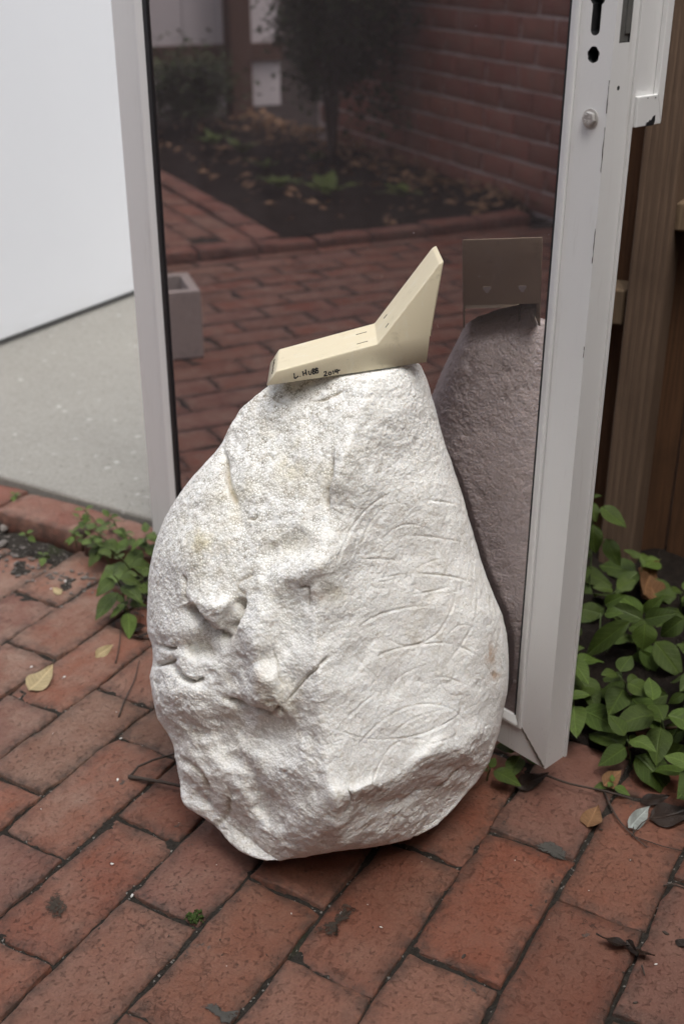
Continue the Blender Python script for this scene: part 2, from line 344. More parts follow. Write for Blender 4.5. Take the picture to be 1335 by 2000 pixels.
def leafm(name, a, b, vein=.3, rough=.45, trans=.12):
    t = NT(name); c = t.obj(); cc = t.coords(30)
    s = t.n('SeparateXYZ'); t.L(c, s.inputs[0]); ax = t.math('ABSOLUTE', s.outputs[0])
    col = t.mix(t.rand(), a, b); col = t.mix(t.ramp(t.noise(cc, 3, 4), (.35, 0), (.7, .4)), col, tuple(x*.55 for x in a))
    ph = t.math('SUBTRACT', t.math('MULTIPLY', s.outputs[1], 46.), t.math('MULTIPLY', ax, 40.)); sv = t.math('SINE', ph)
    v = t.math('MAXIMUM', t.ramp(sv, (.90, 0), (1., 1)), t.ramp(ax, (.0, 1), (.018, .7), (.03, 0)))
    col = t.mix(t.math('MULTIPLY', v, vein), col, tuple(min(1, x*1.9+.01) for x in b))
    h = t.math('SUBTRACT', t.math('MULTIPLY', t.noise(cc, 40, 3), .5), t.math('MULTIPLY', v, .9))
    m = t.done(col, rough, t.bump(h, .05, .35), .4)
    t.b.inputs['Transmission Weight'].default_value = 0
    dif = t.n('BsdfTranslucent'); t.L(col, dif.inputs['Color']); mx = t.n('MixShader'); mx.inputs[0].default_value = trans
    t.L(t.b.outputs[0], mx.inputs[1]); t.L(dif.outputs[0], mx.inputs[2]); t.L(mx.outputs[0], t.out.inputs[0]); return m
M['leaf'] = leafm('green_leaf', (.055, .088, .014), (.085, .125, .024))
M['leaf_light'] = leafm('light_green_leaf', (.085, .14, .022), (.12, .18, .036))
M['stem'] = plain('brown_stem', (.10, .055, .035), .7, .3)
M['stem_green'] = plain('green_stem', (.10, .14, .05), .6, .3)
M['twig'] = plain('dead_twig', (.065, .048, .038), .85, .4, 80)
M['leaf_yellow'] = leafm('yellow_dead_leaf', (.46, .36, .19), (.52, .42, .24), .3, .6)
M['leaf_brown'] = leafm('brown_dead_leaf', (.20, .10, .045), (.28, .15, .07), .3, .6)
M['leaf_dark'] = leafm('dark_wet_leaf', (.028, .018, .014), (.04, .025, .018), .2, .3)
M['leaf_grey'] = leafm('pale_grey_dead_leaf', (.38, .42, .40), (.42, .46, .43), .3, .7)
M['chip'] = plain('white_foam_and_notch_light', (.78, .77, .74), .7)
M['pebble'] = plain('grey_pebble', (.16, .14, .125), .8, .5, 10)
M['moss'] = plain('moss', (.05, .085, .015), .95, .5, 200, bump=.003)
M['bush'] = leafm('dark_shrub_leaf', (.035, .06, .018), (.06, .095, .03), .3, .5)
M['mortar'] = plain('mortar', (.58, .52, .49), .95, .2, 60, bump=.002)
M['white_board'] = plain('white_painted_board', (.62, .62, .62), .6, .08, 8)
M['dark_post'] = timber('dark_fence_post', (.13, .085, .065), (.10, .06, .045), (.06, .035, .026))

# ================================================================== GROUND AND PAVING
def grid(name, p0, p1, q0, q1, step, zf, mat, kind='structure', parent=None):
    nx = max(2, int((q1-q0)/step)); ny = max(2, int((p1-p0)/step))
    q, p = np.meshgrid(np.linspace(q0, q1, nx+1), np.linspace(p0, p1, ny+1))
    P = p.ravel()[:, None]*LL+q.ravel()[:, None]*WW; P[:, 2] = zf(P)
    i = (np.arange(ny)[:, None]*(nx+1)+np.arange(nx)).ravel()
    me = bpy.data.meshes.new(name); me.from_pydata(P.tolist(), [], np.stack([i, i+1, i+nx+2, i+nx+1], 1).tolist()); me.shade_smooth()
    o = link(name, me, mat, parent)
    if kind: tag(o, kind=kind)
    return o
g = MB(); g.quad((-80, -80, -.05), (80, -80, -.05), (80, 80, -.05), (-80, 80, -.05)); tag(g.build('ground', M['soil']), kind='structure')
paving = empty('paving'); tag(paving, kind='structure')
grid('joint_sand', -.2, 1.36, -1.75, .75, .006, lambda P: np.minimum(-.0048+.0030*fbm(P, 45, 3)+.0026*vnoise(P*160), -.0022+.0006*vnoise(P*300)), M['grit'], None, paving)
grid('joint_sand', -.82, 1.36, -3.2, -1.75, .05, lambda P: -.0028+.0*P[:, 0], M['grit'], None, paving)
grid('joint_sand', -.82, 1.36, .75, 1.6, .05, lambda P: -.0028+.0*P[:, 0], M['grit'], None, paving)
grid('joint_sand', -.82, -.2, -1.75, .75, .05, lambda P: -.0028+.0*P[:, 0], M['grit'], None, paving)

def brick_mesh(name, lx, ly, h, nx, ny, seed, rough=.0012, wob=.0026, round_=.0022):
    """brick with worn, uneven edges: origin at the middle of its top face; 'edge' says how near the arris a point lies"""
    xs = np.concatenate([[-.5*lx, -.5*lx+round_*.5, -.5*lx+round_*2], np.linspace(-.5*lx, .5*lx, nx)[1:-1], [.5*lx-round_*2, .5*lx-round_*.5, .5*lx]])
    ys = np.concatenate([[-.5*ly, -.5*ly+round_*.5, -.5*ly+round_*2], np.linspace(-.5*ly, .5*ly, ny)[1:-1], [.5*ly-round_*2, .5*ly-round_*.5, .5*ly]])
    X, Y = np.meshgrid(xs, ys); x = X.ravel(); y = Y.ravel(); n0, n1 = len(xs), len(ys)
    d = np.minimum(.5*lx-abs(x), .5*ly-abs(y)); S = np.stack([x, y, 0*x+seed*3.1], 1)
    z = rough*fbm(S, 30, 3)-round_*np.clip(1-d/(round_*2), 0, 1)**2-.0022*np.clip(fbm(S, 55, 2)-.25, 0, 1)*np.clip(1-d/.012, 0, 1)*3
    ed = np.clip(1-d/.016, 0, 1); k = np.clip(1-d/.02, 0, 1)
    x2 = x+wob*k*fbm(S+5, 28, 3); y2 = y+wob*k*fbm(S+9, 28, 3)
    V = np.stack([x2, y2, z], 1).tolist(); i = (np.arange(n1-1)[:, None]*n0+np.arange(n0-1)).ravel()
    F = np.stack([i, i+1, i+n0+1, i+n0], 1).tolist()
    loop = list(range(n0))+[n0*j+n0-1 for j in range(1, n1)]+[n0*(n1-1)+j for j in range(n0-2, -1, -1)]+[n0*j for j in range(n1-2, 0, -1)]
    b = len(V); V += [[V[j][0], V[j][1], -h] for j in loop]; m = len(loop); E = ed.tolist()+[1.]*m
    for j in range(m): F.append((loop[(j+1) % m], loop[j], b+j, b+(j+1) % m))
    F.append(tuple(range(b+m-1, b-1, -1)))
    me = bpy.data.meshes.new(name); me.from_pydata(V, [], F); me.shade_smooth()
    at = me.attributes.new('edge', 'FLOAT', 'POINT'); at.data.foreach_set('value', np.array(E, np.float32)); return me
ROWQ = [-1.455, -1.350, -1.245, -1.140, -1.040, -.9355, -.832, -.731, -.6265, -.520, -.413, -.300, -.192, -.087, .018, .123, .228]
PHASE = {-1.245: 1.100, -1.140: .996, -1.040: 1.073, -.9355: .998, -.832: .868, -.731: .990, -.6265: .8615, -.520: 1.003, -.413: .857, -.300: 1.011, -.192: .885, -.087: 1.0}
PL = .2235
variants = [brick_mesh('brick', PL-.0055, .0995, .05, 12, 6, k) for k in range(16)]
for me in variants: me.materials.append(M['paver'])
cells = []
for k, q in enumerate(ROWQ[:-1]):
    q1 = ROWQ[k+1]; ph = PHASE.get(q, 1.0 if k % 2 else .888); n0 = math.floor((-.35-ph)/PL)
    for j in range(n0, 12):
        a = ph+j*PL
        if a+PL*.5 < -.35 or a > 1.32: continue
        cells.append((a, min(a+PL, 9), q, q1))
q = -1.455; k = 0                                                       # rows farther left, seen in the glass
while q > -3.16:
    q0 = q-.105; ph = 1. if k % 2 else .888
    for j in range(-9, 4):
        a = ph+j*PL
        if a < -.8 or a > 1.3: continue
        mp, mq = a+PL/2, (q+q0)/2
        cells.append((a, a+PL, q0, q))
    q = q0; k += 1
def cell_rank(c):
    P = PQ((c[0]+c[1])/2, (c[2]+c[3])/2); d = P-CAM; dep = d@FW
    u = 667+2300*d[0]/dep; v = 1000-2300*(d@UP)/dep
    direct = dep > .3 and -150 < u < 1500 and 900 < v < 2250
    m = P-2*((P-DO(0, -.012, 0))@DN)*DN; dm = np.linalg.norm(m-CAM)
    return -9+dep if direct else dm
cells.sort(key=cell_rank)
far = MB(); rr = random.Random(3)
for i, (a, b, q0, q1) in enumerate(cells):
    cx, cy = (q0+q1)/2, (a+b)/2
    if i < 290:
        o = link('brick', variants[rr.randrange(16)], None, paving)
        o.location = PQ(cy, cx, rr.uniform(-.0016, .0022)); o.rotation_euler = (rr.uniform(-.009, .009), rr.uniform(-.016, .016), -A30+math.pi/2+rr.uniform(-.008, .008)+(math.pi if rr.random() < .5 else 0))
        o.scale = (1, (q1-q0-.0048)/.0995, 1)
    else:
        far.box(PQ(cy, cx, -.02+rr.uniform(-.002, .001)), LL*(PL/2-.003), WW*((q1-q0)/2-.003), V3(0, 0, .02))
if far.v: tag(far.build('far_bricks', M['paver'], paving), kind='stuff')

# soil strips: along the fence and under the edging, with a little relief
grid('garden_soil', 1.30, 1.90, -1.0, 1.7, .02, lambda P: np.clip(((P@LL)-1.28)*.12, -.02, .03)+.012*fbm(P, 14, 4), M['soil'])
grid('path', 1.24, 1.50, -3.2, -.85, .012, lambda P: -.004+.005*fbm(P, 30, 4), M['grit'])

# ------------------------------------------------------------------ slab, edging kerb, white wall
sl = MB(); sl.box(PQ(3.635, -2.3, .0), LL*2.147, WW*1.33, V3(0, 0, .045)); tag(sl.build('concrete_slab', M['slab'], bevel=.006), kind='structure')
kerb = empty('brick_kerb'); tag(kerb, kind='structure')
kv = [brick_mesh('brick', .21, .095, .07, 12, 6, 40+k, .0018, .0035, .0035) for k in range(5)]
for me in kv: me.materials.append(M['edging'])
for j in range(-10, 2):
    o = link('brick', kv[j % 5], None, kerb); o.location = PQ(1.43+rr.uniform(-.005, .005), -1.221+j*.222, .037+rr.uniform(-.007, .004)); o.rotation_euler = (rr.uniform(-.04, .04), rr.uniform(-.025, .025), -A30+rr.uniform(-.03, .03))
wl = MB(); wo_ = PQ(1.66, -2.214, -.014); wl.box(V3(0, 2.6, 1.29), V3(.03, 0, 0), V3(0, 2.6, 0), V3(0, 0, 1.215))
for v in range(len(wl.v)): x, y, z = wl.v[v]; wl.v[v] = (x-.03, y, z)
ww_ = wl.build('white_panel_wall', M['white_wall'], bevel=.004); ww_.location = wo_; ww_.rotation_euler = (0, 0, -A30)
tag(ww_, 'white painted panel wall standing on the concrete slab behind the glass door', 'wall')

# ================================================================== FENCE ON THE RIGHT
fence = empty('timber_fence', PQ(1.80, 0, 0)); tag(fence, 'brown timber paling fence with grooved post behind the weeds', 'fence')
def fpart(mb, name, mat, **k): return rel(mb.build(name, mat, None, origin=fo, **k), fence)
def world_box(mb, p0, p1, q0, q1, z0, z1): mb.box(PQ((p0+p1)/2, (q0+q1)/2, (z0+z1)/2), LL*(p1-p0)/2, WW*(q1-q0)/2, V3(0, 0, (z1-z0)/2))
qb = -.98
for i in range(15):
    wv = rr.uniform(.135, .15); d = rr.uniform(0, .006); mb = MB(); fo = PQ(1.86, qb+wv/2, 0); world_box(mb, 1.852+d, 1.872+d, qb, qb+wv-.004, -.02, 1.75); fpart(mb, 'board', M['board'], bevel=.002); qb += wv
for q0, q1, z0, z1 in ((-.458, 1.2, .598, .640), (-1.0, -.520, .440, .497), (-1.0, 1.2, 1.45, 1.50)):
    mb = MB(); fo = PQ(1.82, q0, z0); world_box(mb, 1.79, 1.8515, q0, q1, z0, z1); fpart(mb, 'rail', M['rail'], bevel=.003)
for qc in (-.486, .75):                                              # reeded posts
    xs = []; n = 40
    for j in range(n+1):
        x = -.029+.058*j/n; xs.append((x, -.0012*(1-abs(math.sin(math.pi*j/n*5.)))-(.004*(1-min(j, n-j)/2) if min(j, n-j) < 2 else 0)))
    poly = [PQ(1.775-y, qc+x, -.03) for x, y in xs]+[PQ(1.835, qc+.029, -.03), PQ(1.835, qc-.029, -.03)]
    mb = MB(); fo = PQ(1.8, qc, 0); mb.prism(poly, V3(0, 0, 1.85)); fpart(mb, 'post', M['post'])

# ================================================================== GLASS DOOR
door = empty('glass_door', DO(0, 0, .06)); tag(door, 'open white aluminium door with dark reflective glass pane', 'door')
def dpart(mb, name, mat, parent=None, **k):
    o = mb.build(name, mat, None, origin=np.array(door.location), **k); return rel(o, door) if parent is None else (setattr(o, 'parent', parent), setattr(o, 'location', (0, 0, 0)), o)[2]
DW, TH, TOP = .857, .036, 2.10
def dbox(mb, a0, a1, b0, b1, z0, z1): mb.box(DO((a0+a1)/2, (b0+b1)/2, (z0+z1)/2), DE*(a1-a0)/2, DN*(b1-b0)/2, V3(0, 0, (z1-z0)/2))
# right stile: mitred at the bottom, keyhole and cylinder hole cut into it
def cut(o, cutters):
    for c in cutters:
        m = o.modifiers.new('cut', 'BOOLEAN'); m.object = c; m.solver = 'EXACT'; m.material_mode = 'TRANSFER'
    dg = bpy.context.evaluated_depsgraph_get(); dg.update(); me = bpy.data.meshes.new_from_object(o.evaluated_get(dg)); o.modifiers.clear(); o.data = me
    for c in cutters: bpy.data.objects.remove(c)
SR = .0405; RB = .1015; rz = lambda a: .06+(RB-.06)*min(1, a/SR)
mb = MB(); mb.prism([DO(0, 0, .0605), DO(SR-.0004, 0, RB-.0004), DO(SR-.0004, 0, TOP-.04), DO(0, 0, TOP)], -DN*TH)
stile = dpart(mb, 'lock_stile', M['alu'])
def cutter(poly, d):
    c = MB(); c.prism(poly, d); o = c.build('cutter', M['hole']); o.location = (0, 0, 0); return o
key = []
for k in range(20):
    x = math.radians(-62+k*304/19+180+0); 
    key.append((math.sin(x)*.0088, math.cos(x)*-.0088))
ka = .0222; kz = .9475
circ = lambda r, n=20, a0=0: [(r*math.cos(2*math.pi*k/n+a0), r*math.sin(2*math.pi*k/n+a0)) for k in range(n)]
slot = [(.0052*math.cos(math.radians(180+k*18)), -.029+.0052*math.sin(math.radians(180+k*18))) for k in range(11)]
big = [(.0088*math.cos(math.radians(-54+k*288/22)), .0088*math.sin(math.radians(-54+k*288/22))) for k in range(23)]
keypoly = slot+big
bpy.context.view_layer.update()
cs = [cutter([DO(ka-x, .004, kz+z) for x, z in keypoly], -DN*.02),
      cutter([DO(.0218-x*(1+.1*math.sin(5*z*900)), .004, .8965+z*1.1) for x, z in circ(.0068, 22)], -DN*.02),
      cutter([DO(-.004, b, z) for b, z in ((-.0085, .9075), (-.0255, .9075), (-.0255, 1.03), (-.0085, 1.03))], DE*.008),
      cutter([DO(-.004, -.0145+x, .867+z) for x, z in circ(.0022, 12)], DE*.016)]
loc0 = Vector(stile.location)
for c in cs: c.location = c.location
stile.parent = None; stile.location = np.array(door.location)
bpy.context.view_layer.update(); cut(stile, cs); stile.parent = door; stile.location = (0, 0, 0)
mb = MB(); dbox(mb, ka-.012, ka+.012, -.0185, -.0165, .90, .97); dbox(mb, ka-.002, ka+.001, -.0165, -.012, .912, .97); dpart(mb, 'lock_body', M['lock_steel'], stile)
mb = MB(); dbox(mb, .0020, .0035, -.0253, -.0087, .9078, 1.0295); dbox(mb, .0005, .002, -.0253, -.0185, .915, 1.0295); dbox(mb, .0005, .002, -.016, -.0087, .9078, 1.0295); dpart(mb, 'lock_faceplate', M['lock_steel'], stile, bevel=.0004)
# lip along the stile's far edge
mb = MB(); mb.prism([DO(0, -TH, .062), DO(-.0035, -TH+.001, .062), DO(-.0035, -TH-.004, .062), DO(.01, -TH-.004, .062), DO(.01, -TH, .062)], V3(0, 0, TOP-.064)); dpart(mb, 'edge_lip', M['alu'], stile, bevel=.0008)
# hinge stile, bottom and top rails
SL = .797
mb = MB(); mb.prism([DO(DW, 0, .0605), DO(SL+.0004, 0, RB-.0004), DO(SL+.0004, 0, TOP-.04), DO(DW, 0, TOP)], -DN*TH); dpart(mb, 'hinge_stile', M['alu'], bevel=.0008)
mb = MB(); mb.prism([DO(.0012, -.0006, .06), DO(SR+.0002, -.0006, RB), DO(SL, -.0006, RB), DO(DW-.0012, -.0006, .06)], -DN*(TH-.002)); rail = dpart(mb, 'bottom_rail', M['alu'], bevel=.0006)
mb = MB(); mb.prism([DO(.0012, -.0006, TOP), DO(SR+.0002, -.0006, TOP-.04), DO(SL, -.0006, TOP-.04), DO(DW-.0012, -.0006, TOP)], -DN*(TH-.002)); dpart(mb, 'top_rail', M['alu'], bevel=.0006)
GB = -.003
def bead(a0, a1, prof, z0=None, z1=None, horiz=False):
    mb = MB()
    if horiz: mb.prism([DO(a0, b, RB+t) for t, b in prof], DE*(a1-a0))
    else: mb.prism([DO(a0+s_*t, b, z0) for t, b in prof for s_ in (a1,)], V3(0, 0, z1-z0))
    return mb
prof = [(0, .0035), (.0035, .0035), (.0115, -.0005), (.0125, -.0025), (.0125, -.0085), (0, -.0085)]
dpart(bead(SR, 1, prof, RB, TOP-.04), 'glazing_bead', M['alu']); 
dpart(bead(SL, -1, [(0, .003), (.003, .0035), (.008, .0025), (.0165, -.0005), (.018, -.0025), (.018, -.0085), (0, -.0085)], RB, TOP-.04), 'glazing_bead', M['alu'])
dpart(bead(SR+.006, SL-.006, prof, horiz=True), 'glazing_bead', M['alu'])
mb = MB(); dbox(mb, SR+.0122, SL-.0178, GB-.006, GB, RB+.002, TOP-.042); dpart(mb, 'glass_pane', M['glass'])
for a0, a1 in ((SR+.0124, SR+.0148), (SL-.0275, SL-.0176)):
    mb = MB(); dbox(mb, a0, a1, GB+.0004, GB+(.0028 if a1 > .5 else .0015), RB+.012, TOP-.05); dpart(mb, 'gasket', M['gasket'])
mb = MB(); mb.tube([DO(.0006+t*SR, .0001+.0002, .0612+t*(RB-.0604)+.0006*math.sin(t*40)) for t in np.linspace(.03, 1, 20)], [.0011*(1.3-.6*t) for t in np.linspace(0, 1, 20)], 5); dpart(mb, 'mitre_grime', M['grime'], rail)
# bolt
mb = MB(); ba, bz = .0185, .8385
mb.prism([DO(ba+.0072*math.cos(math.radians(60*k+12)), 0, bz+.0072*math.sin(math.radians(60*k+12))) for k in range(6)], DN*.0052); bolt = dpart(mb, 'bolt', M['steel'], bevel=.0007)
mb = MB(); mb.tube([DO(ba+.0062*math.cos(x), .0000, bz+.0062*math.sin(x)) for x in np.linspace(.3, 2.6, 16)], .0011, 6); mb.tube([DO(ba, 0, bz), DO(ba, .001, bz)], .0092, 24); dpart(mb, 'washer', M['steel'], bolt)
GLY = {'T': [[(-1, 1), (1, 1)], [(0, 1), (0, -1)]], 'S': [[(1, .8), (0, 1), (-1, .6), (0, 0), (1, -.6), (0, -1), (-1, -.8)]], '3': [[(-1, 1), (1, .8), (0, .1), (1, -.5), (-.2, -1), (-1, -.7)]], '8': [[(0, 0), (.8, .5), (0, 1), (-.8, .5), (0, 0), (1, -.5), (0, -1), (-1, -.5), (0, 0)]]}
for ch, dx, dz in (('T', .0022, .0026), ('S', -.0018, .0026), ('3', .0026, -.0022), ('8', -.0016, -.0022)):
    mb = MB()
    for st in GLY[ch]: mb.tube([DO(ba+dx-x*.0012, .0054, bz+dz+z*.0015) for x, z in st], .00032, 5)
    dpart(mb, 'stamped_mark', M['steel'], bolt)
# lock keeper: a white pressed tray fixed behind the stile's edge
KX = -.0005
mb = MB(); b0, b1, z0, z1 = -.0405, -.084, .8285, 1.06
mb.prism([DO(KX, b0, z0), DO(KX, b1, z0), DO(KX, b1, z1), DO(KX, b0, z1)], DE*.0015); keeper = dpart(mb, 'lock_keeper', M['alu'], bevel=.0005)
mb = MB(); mb.prism([DO(KX-.0002, b1+.011, z0+.029), DO(KX-.0002, b1, z0), DO(KX-.0002, b1, z1), DO(KX-.0002, b1+.011, z1)], -DE*.006); dpart(mb, 'rim', M['alu'], keeper, bevel=.001)
mb = MB(); mb.prism([DO(KX-.0003, b0, z0), DO(KX-.0003, b1+.0002, z0), DO(KX-.0003, b1+.0108, z0+.029), DO(KX-.0003, b0, z0+.029)], -DE*.0059); dpart(mb, 'rim', M['alu'], keeper, bevel=.001)
for pts in ([(-.056, z0), (-.058, z0+.004), (-.0605, z0+.0035), (-.063, z0+.006), (-.065, z0+.0045), (-.068, z0+.0085), (-.0715, z0+.0095), (-.072, z0+.004), (-.070, z0)], [(b1, 1.03), (b1+.003, 1.028), (b1+.0025, .955), (b1+.001, .948), (b1, .945)], [(-.0545, z0+.0265), (-.0555, z0+.0275), (-.0565, z0+.0262)], [(-.068, z0+.0255), (-.069, z0+.027), (-.070, z0+.0257)]):
    mb = MB(); mb.prism([DO(KX-.0063, b, z) for b, z in pts], -DE*.0003); dpart(mb, 'paint_chip', M['black_chip'], keeper)
# thin scuffs along the front arris of the stile
for s0, s1 in ((.845, .875), (.79, .832), (.70, .735), (.60, .612)):
    mb = MB(); mb.tube([DO(.0004+.0005*rr.random(), .00005, z) for z in np.linspace(s0, s1, 9)], [rr.uniform(.0001, .0006) for _ in range(9)], 4); dpart(mb, 'scuff', M['grime'], stile)

# mortar smears and soot on single pavers
def smear(pts, name, mat, h=.0003, jit=3., seed=0):
    r = random.Random(seed); P = smooth_poly(pts+[pts[0]], 5)[:-1]; P = [np.array(p)+[r.gauss(0, jit), r.gauss(0, jit*.7)] for p in P]
    c = np.mean(P, 0); k = 0; mb = MB(); ring = [on_z(*p, .0028) for p in P]; inn = [on_z(*(c+(p-c)*.72), .0028+h) for p in P]; n = len(P); mb.v = [tuple(x) for x in ring+inn]+[tuple(on_z(*c, .0028+h*1.1))]
    for i in range(n): j = (i+1) % n; mb.f += [(i, j, n+j, n+i), (n+i, n+j, 2*n)]
    o = mb.build(name, mat, paving, smooth=True)
    if o.data.polygons[0].normal.z < 0: o.data.flip_normals()
    at = o.data.attributes.new('inner', 'FLOAT', 'POINT'); at.data.foreach_set('value', np.array([0.]*n+[.6]*n+[1.], np.float32))
    return o
def smear_mat(name, col, lo):
    t = NT(name); c = t.obj(); f = t.noise(c, 230, 6, .75); e = t.math('ADD', t.attr('inner'), t.math('MULTIPLY', t.math('SUBTRACT', f, .5), 2.4))
    m = t.done(t.mix(f, tuple(x*.7 for x in col), tuple(x*1.3 for x in col)), .95, t.bump(f, .002), .2)
    tr = t.n('BsdfTransparent'); mx = t.n('MixShader'); t.L(t.ramp(e, (lo, 0), (lo+.3, .9)), mx.inputs[0]); t.L(tr.outputs[0], mx.inputs[1]); t.L(t.b.outputs[0], mx.inputs[2]); t.L(mx.outputs[0], t.out.inputs[0]); return m
M['smear'] = smear_mat('old_mortar', (.10, .095, .085), .25); M['smear_dark'] = smear_mat('dark_crust', (.06, .05, .04), .5)
smear([(668, 1760), (690, 1752), (704, 1765), (690, 1790), (664, 1805), (660, 1835), (640, 1842), (626, 1822), (606, 1828), (618, 1806), (648, 1800)], 'mortar_smear', M['smear_dark'], seed=1)
smear([(386, 1966), (412, 1958), (432, 1966), (445, 1978), (470, 1976), (462, 1996), (436, 2002), (425, 1988), (405, 1972)], 'mortar_smear', M['smear'], seed=2, jit=2)
smear([(1040, 1648), (1065, 1640), (1095, 1652), (1112, 1672), (1100, 1682), (1075, 1672), (1050, 1662)], 'mortar_smear', M['smear'], seed=3, jit=2)
smear([(95, 1745), (112, 1735), (128, 1752), (134, 1782), (112, 1800), (92, 1790), (84, 1768)], 'mortar_smear', M['smear_dark'], seed=5, jit=2.2)

# ================================================================== THE FOAM BOULDER
WB_A, WB_E = V3(-.0819, 1.2154, .5568), V3(.0917, 1.2188, .5826)         # lower edge of the wedge that sits on it
def boulder():
    SIL = [(688, 690, 770), (700, 655, 800), (712, 615, 821), (726, 575, 826), (740, 545, 833), (757, 519, 838), (775, 497, 842), (800, 469, 851), (830, 450, 858), (860, 437, 866), (880, 424, 873),
           (905, 400, 882), (940, 368, 893), (975, 344, 905), (1010, 323, 914), (1050, 306, 926), (1090, 296, 937), (1130, 290, 951), (1170, 288, 967), (1200, 287, 980), (1235, 288, 988),
           (1260, 297, 991), (1290, 299, 993), (1320, 293, 992), (1350, 297, 990), (1380, 303, 984), (1405, 309, 979), (1430, 327, 974), (1455, 340, 966), (1480, 344, 958), (1505, 347, 945), (1530, 352, 928),
           (1555, 354, 906), (1575, 361, 889), (1595, 395, 870), (1610, 418, 852), (1625, 432, 830), (1640, 443, 790), (1655, 458, 720), (1665, 472, 640), (1672, 487, 592), (1677, 505, 565), (1680, 520, 545)]
    S = np.array(SIL, float); NR, NC = 620, 900
    vv = np.concatenate([688+np.linspace(0, 1, NR-40, endpoint=False)*(1640-688), 1640+40*(1-(1-np.linspace(0, 1, 40))**1.6)])
    ul = np.interp(vv, S[:, 0], S[:, 1]); ur = np.interp(vv, S[:, 0], S[:, 2])
    ker = np.hanning(13); ker /= ker.sum()
    sm = lambda a: np.convolve(np.pad(a, 6, mode='edge'), ker, 'valid'); ul, ur = sm(ul), sm(ur)
    # columns: first half runs over the front from right to left, second half round the back
    nf = 560; ph = np.concatenate([np.linspace(0, math.pi, nf, endpoint=False), math.pi+np.linspace(0, math.pi, NC-nf, endpoint=False)])
    V, PH = np.meshgrid(vv, ph, indexing='ij'); cx = np.cos(PH); cx = np.sign(cx)*abs(cx)**.82
    UL, UR = ul[:, None], ur[:, None]; U = (UL+UR)/2+(UR-UL)/2*cx; s = abs(np.sin(PH)); front = PH < math.pi
    yl = np.interp(V, [688, 757, 1050, 1300, 1500, 1620, 1680], [1.27, 1.262, 1.265, 1.215, 1.140, 1.085, 1.05])
    yr = np.interp(V, [688, 757, 930, 1210, 1290, 1400, 1500, 1600, 1680], [1.285, 1.285, 1.272, 1.225, 1.212, 1.188, 1.15, 1.10, 1.05])
    k = (cx+1)/2; ys = yl+(yr-yl)*k
    u, v = (U-600)/100, (V-1200)/100
    sh = np.interp(v, [-5.2, -4.7, -2.9, -2, -.9, 1.5, 3.4, 5], [1.5, 1.5, .1, -.25, -.9, -.6, -.1, 0])
    kr = np.hanning(121); kr /= kr.sum(); sh = np.repeat(np.convolve(np.pad(sh[:, 0], 60, mode='edge'), kr, 'valid')[:, None], sh.shape[1], 1)
    wn_ = fbm(np.stack([u.ravel()*.9, v.ravel()*.9, 0*u.ravel()+2.2], 1), 1., 3).reshape(u.shape); wn2 = fbm(np.stack([u.ravel()*.9, v.ravel()*.9, 0*u.ravel()+7.2], 1), 1., 3).reshape(u.shape); sh = sh+.12*wn_; v = v+.18*wn2
    planes = [1.050+.032*u-.0235*v,                                     # carved flat face on the right
              1.13-.0345*(u-.4-sh)-.024*(v+2.5),                             # upper left slope
              1.07-.050*(u+1.5-.5*sh)+.008*(v-2),                             # lower left
              .988+.0598*(u-1)+.0263*(v-3.4),                           # undercut at the lower right
              .955-.012*(u+.4)+.066*(v-3.6)]                              # belly low down
    K = 420.; ypl = np.log(sum(np.exp(K*(p-1.1)) for p in planes))/K+1.1
    dep = np.maximum(ys-ypl, .006); gfr = 1-(1-s)**2.6
    B = np.interp(V, [688, 720, 800, 1000, 1200, 1350, 1450, 1550, 1680], [.02, .035, .058, .11, .135, .11, .07, .055, .05])
    Y = np.where(front, ys-dep*gfr, ys+B*(1-(1-s)**1.8))
    # bumps and hollows of the front, in the boulder's own outline: (u, v, half sizes, turn, height towards the viewer)
    BUMP = [(412, 1185, 52, 34, 20, .019), (500, 1255, 34, 85, 8, .020), (525, 1345, 40, 36, 0, .018), (335, 1255, 36, 42, 0, .008), (360, 1365, 55, 50, 20, .014), (430, 1290, 50, 28, -15, .006), (455, 1425, 70, 40, 15, -.014),
            (395, 1262, 38, 20, 12, -.014), (452, 1215, 12, 40, 10, -.008), (560, 1420, 50, 50, 0, -.012), (610, 1610, 60, 45, 0, .010), (520, 1640, 40, 40, 0, .006), (440, 1540, 45, 80, -28, .010), (500, 1540, 25, 80, -28, -.009), (380, 1510, 34, 60, 0, .009), (600, 1100, 80, 30, -35, .008),
            (560, 1075, 70, 22, -30, -.007), (690, 900, 50, 70, -15, .010), (640, 985, 24, 60, 0, -.006), (760, 800, 60, 60, 0, .008), (520, 880, 70, 70, 0, -.004), (390, 1050, 40, 90, 18, .008), (450, 960, 18, 90, -10, -.006),
            (860, 1470, 60, 30, -28, .008), (760, 1560, 90, 22, -22, -.006), (700, 1545, 50, 16, -20, .007), (640, 1130, 28, 40, 0, .006), (320, 1440, 30, 20, 0, -.006), (750, 1200, 130, 160, 0, -.004), (930, 1250, 30, 90, 0, .004)]
    H = np.zeros_like(Y); US = np.stack([U.ravel(), V.ravel()], 1)
    P0 = np.stack([U/1700, V/1700, np.where(front, 0, 3.)], -1).reshape(-1, 3)
    warp = np.stack([fbm(P0+3, 22, 3), fbm(P0+8, 22, 3)], 1)
    uw, vw = U+14*warp[:, 0].reshape(U.shape), V+14*warp[:, 1].reshape(U.shape)
    for bu, bv, su, sv, r, a in BUMP:
        c_, s_ = math.cos(math.radians(r)), math.sin(math.radians(r)); du, dv = uw-bu, vw-bv
        d2 = ((du*c_+dv*s_)/su)**2+((-du*s_+dv*c_)/sv)**2; H += 1.45*a*np.exp(-d2*.9)
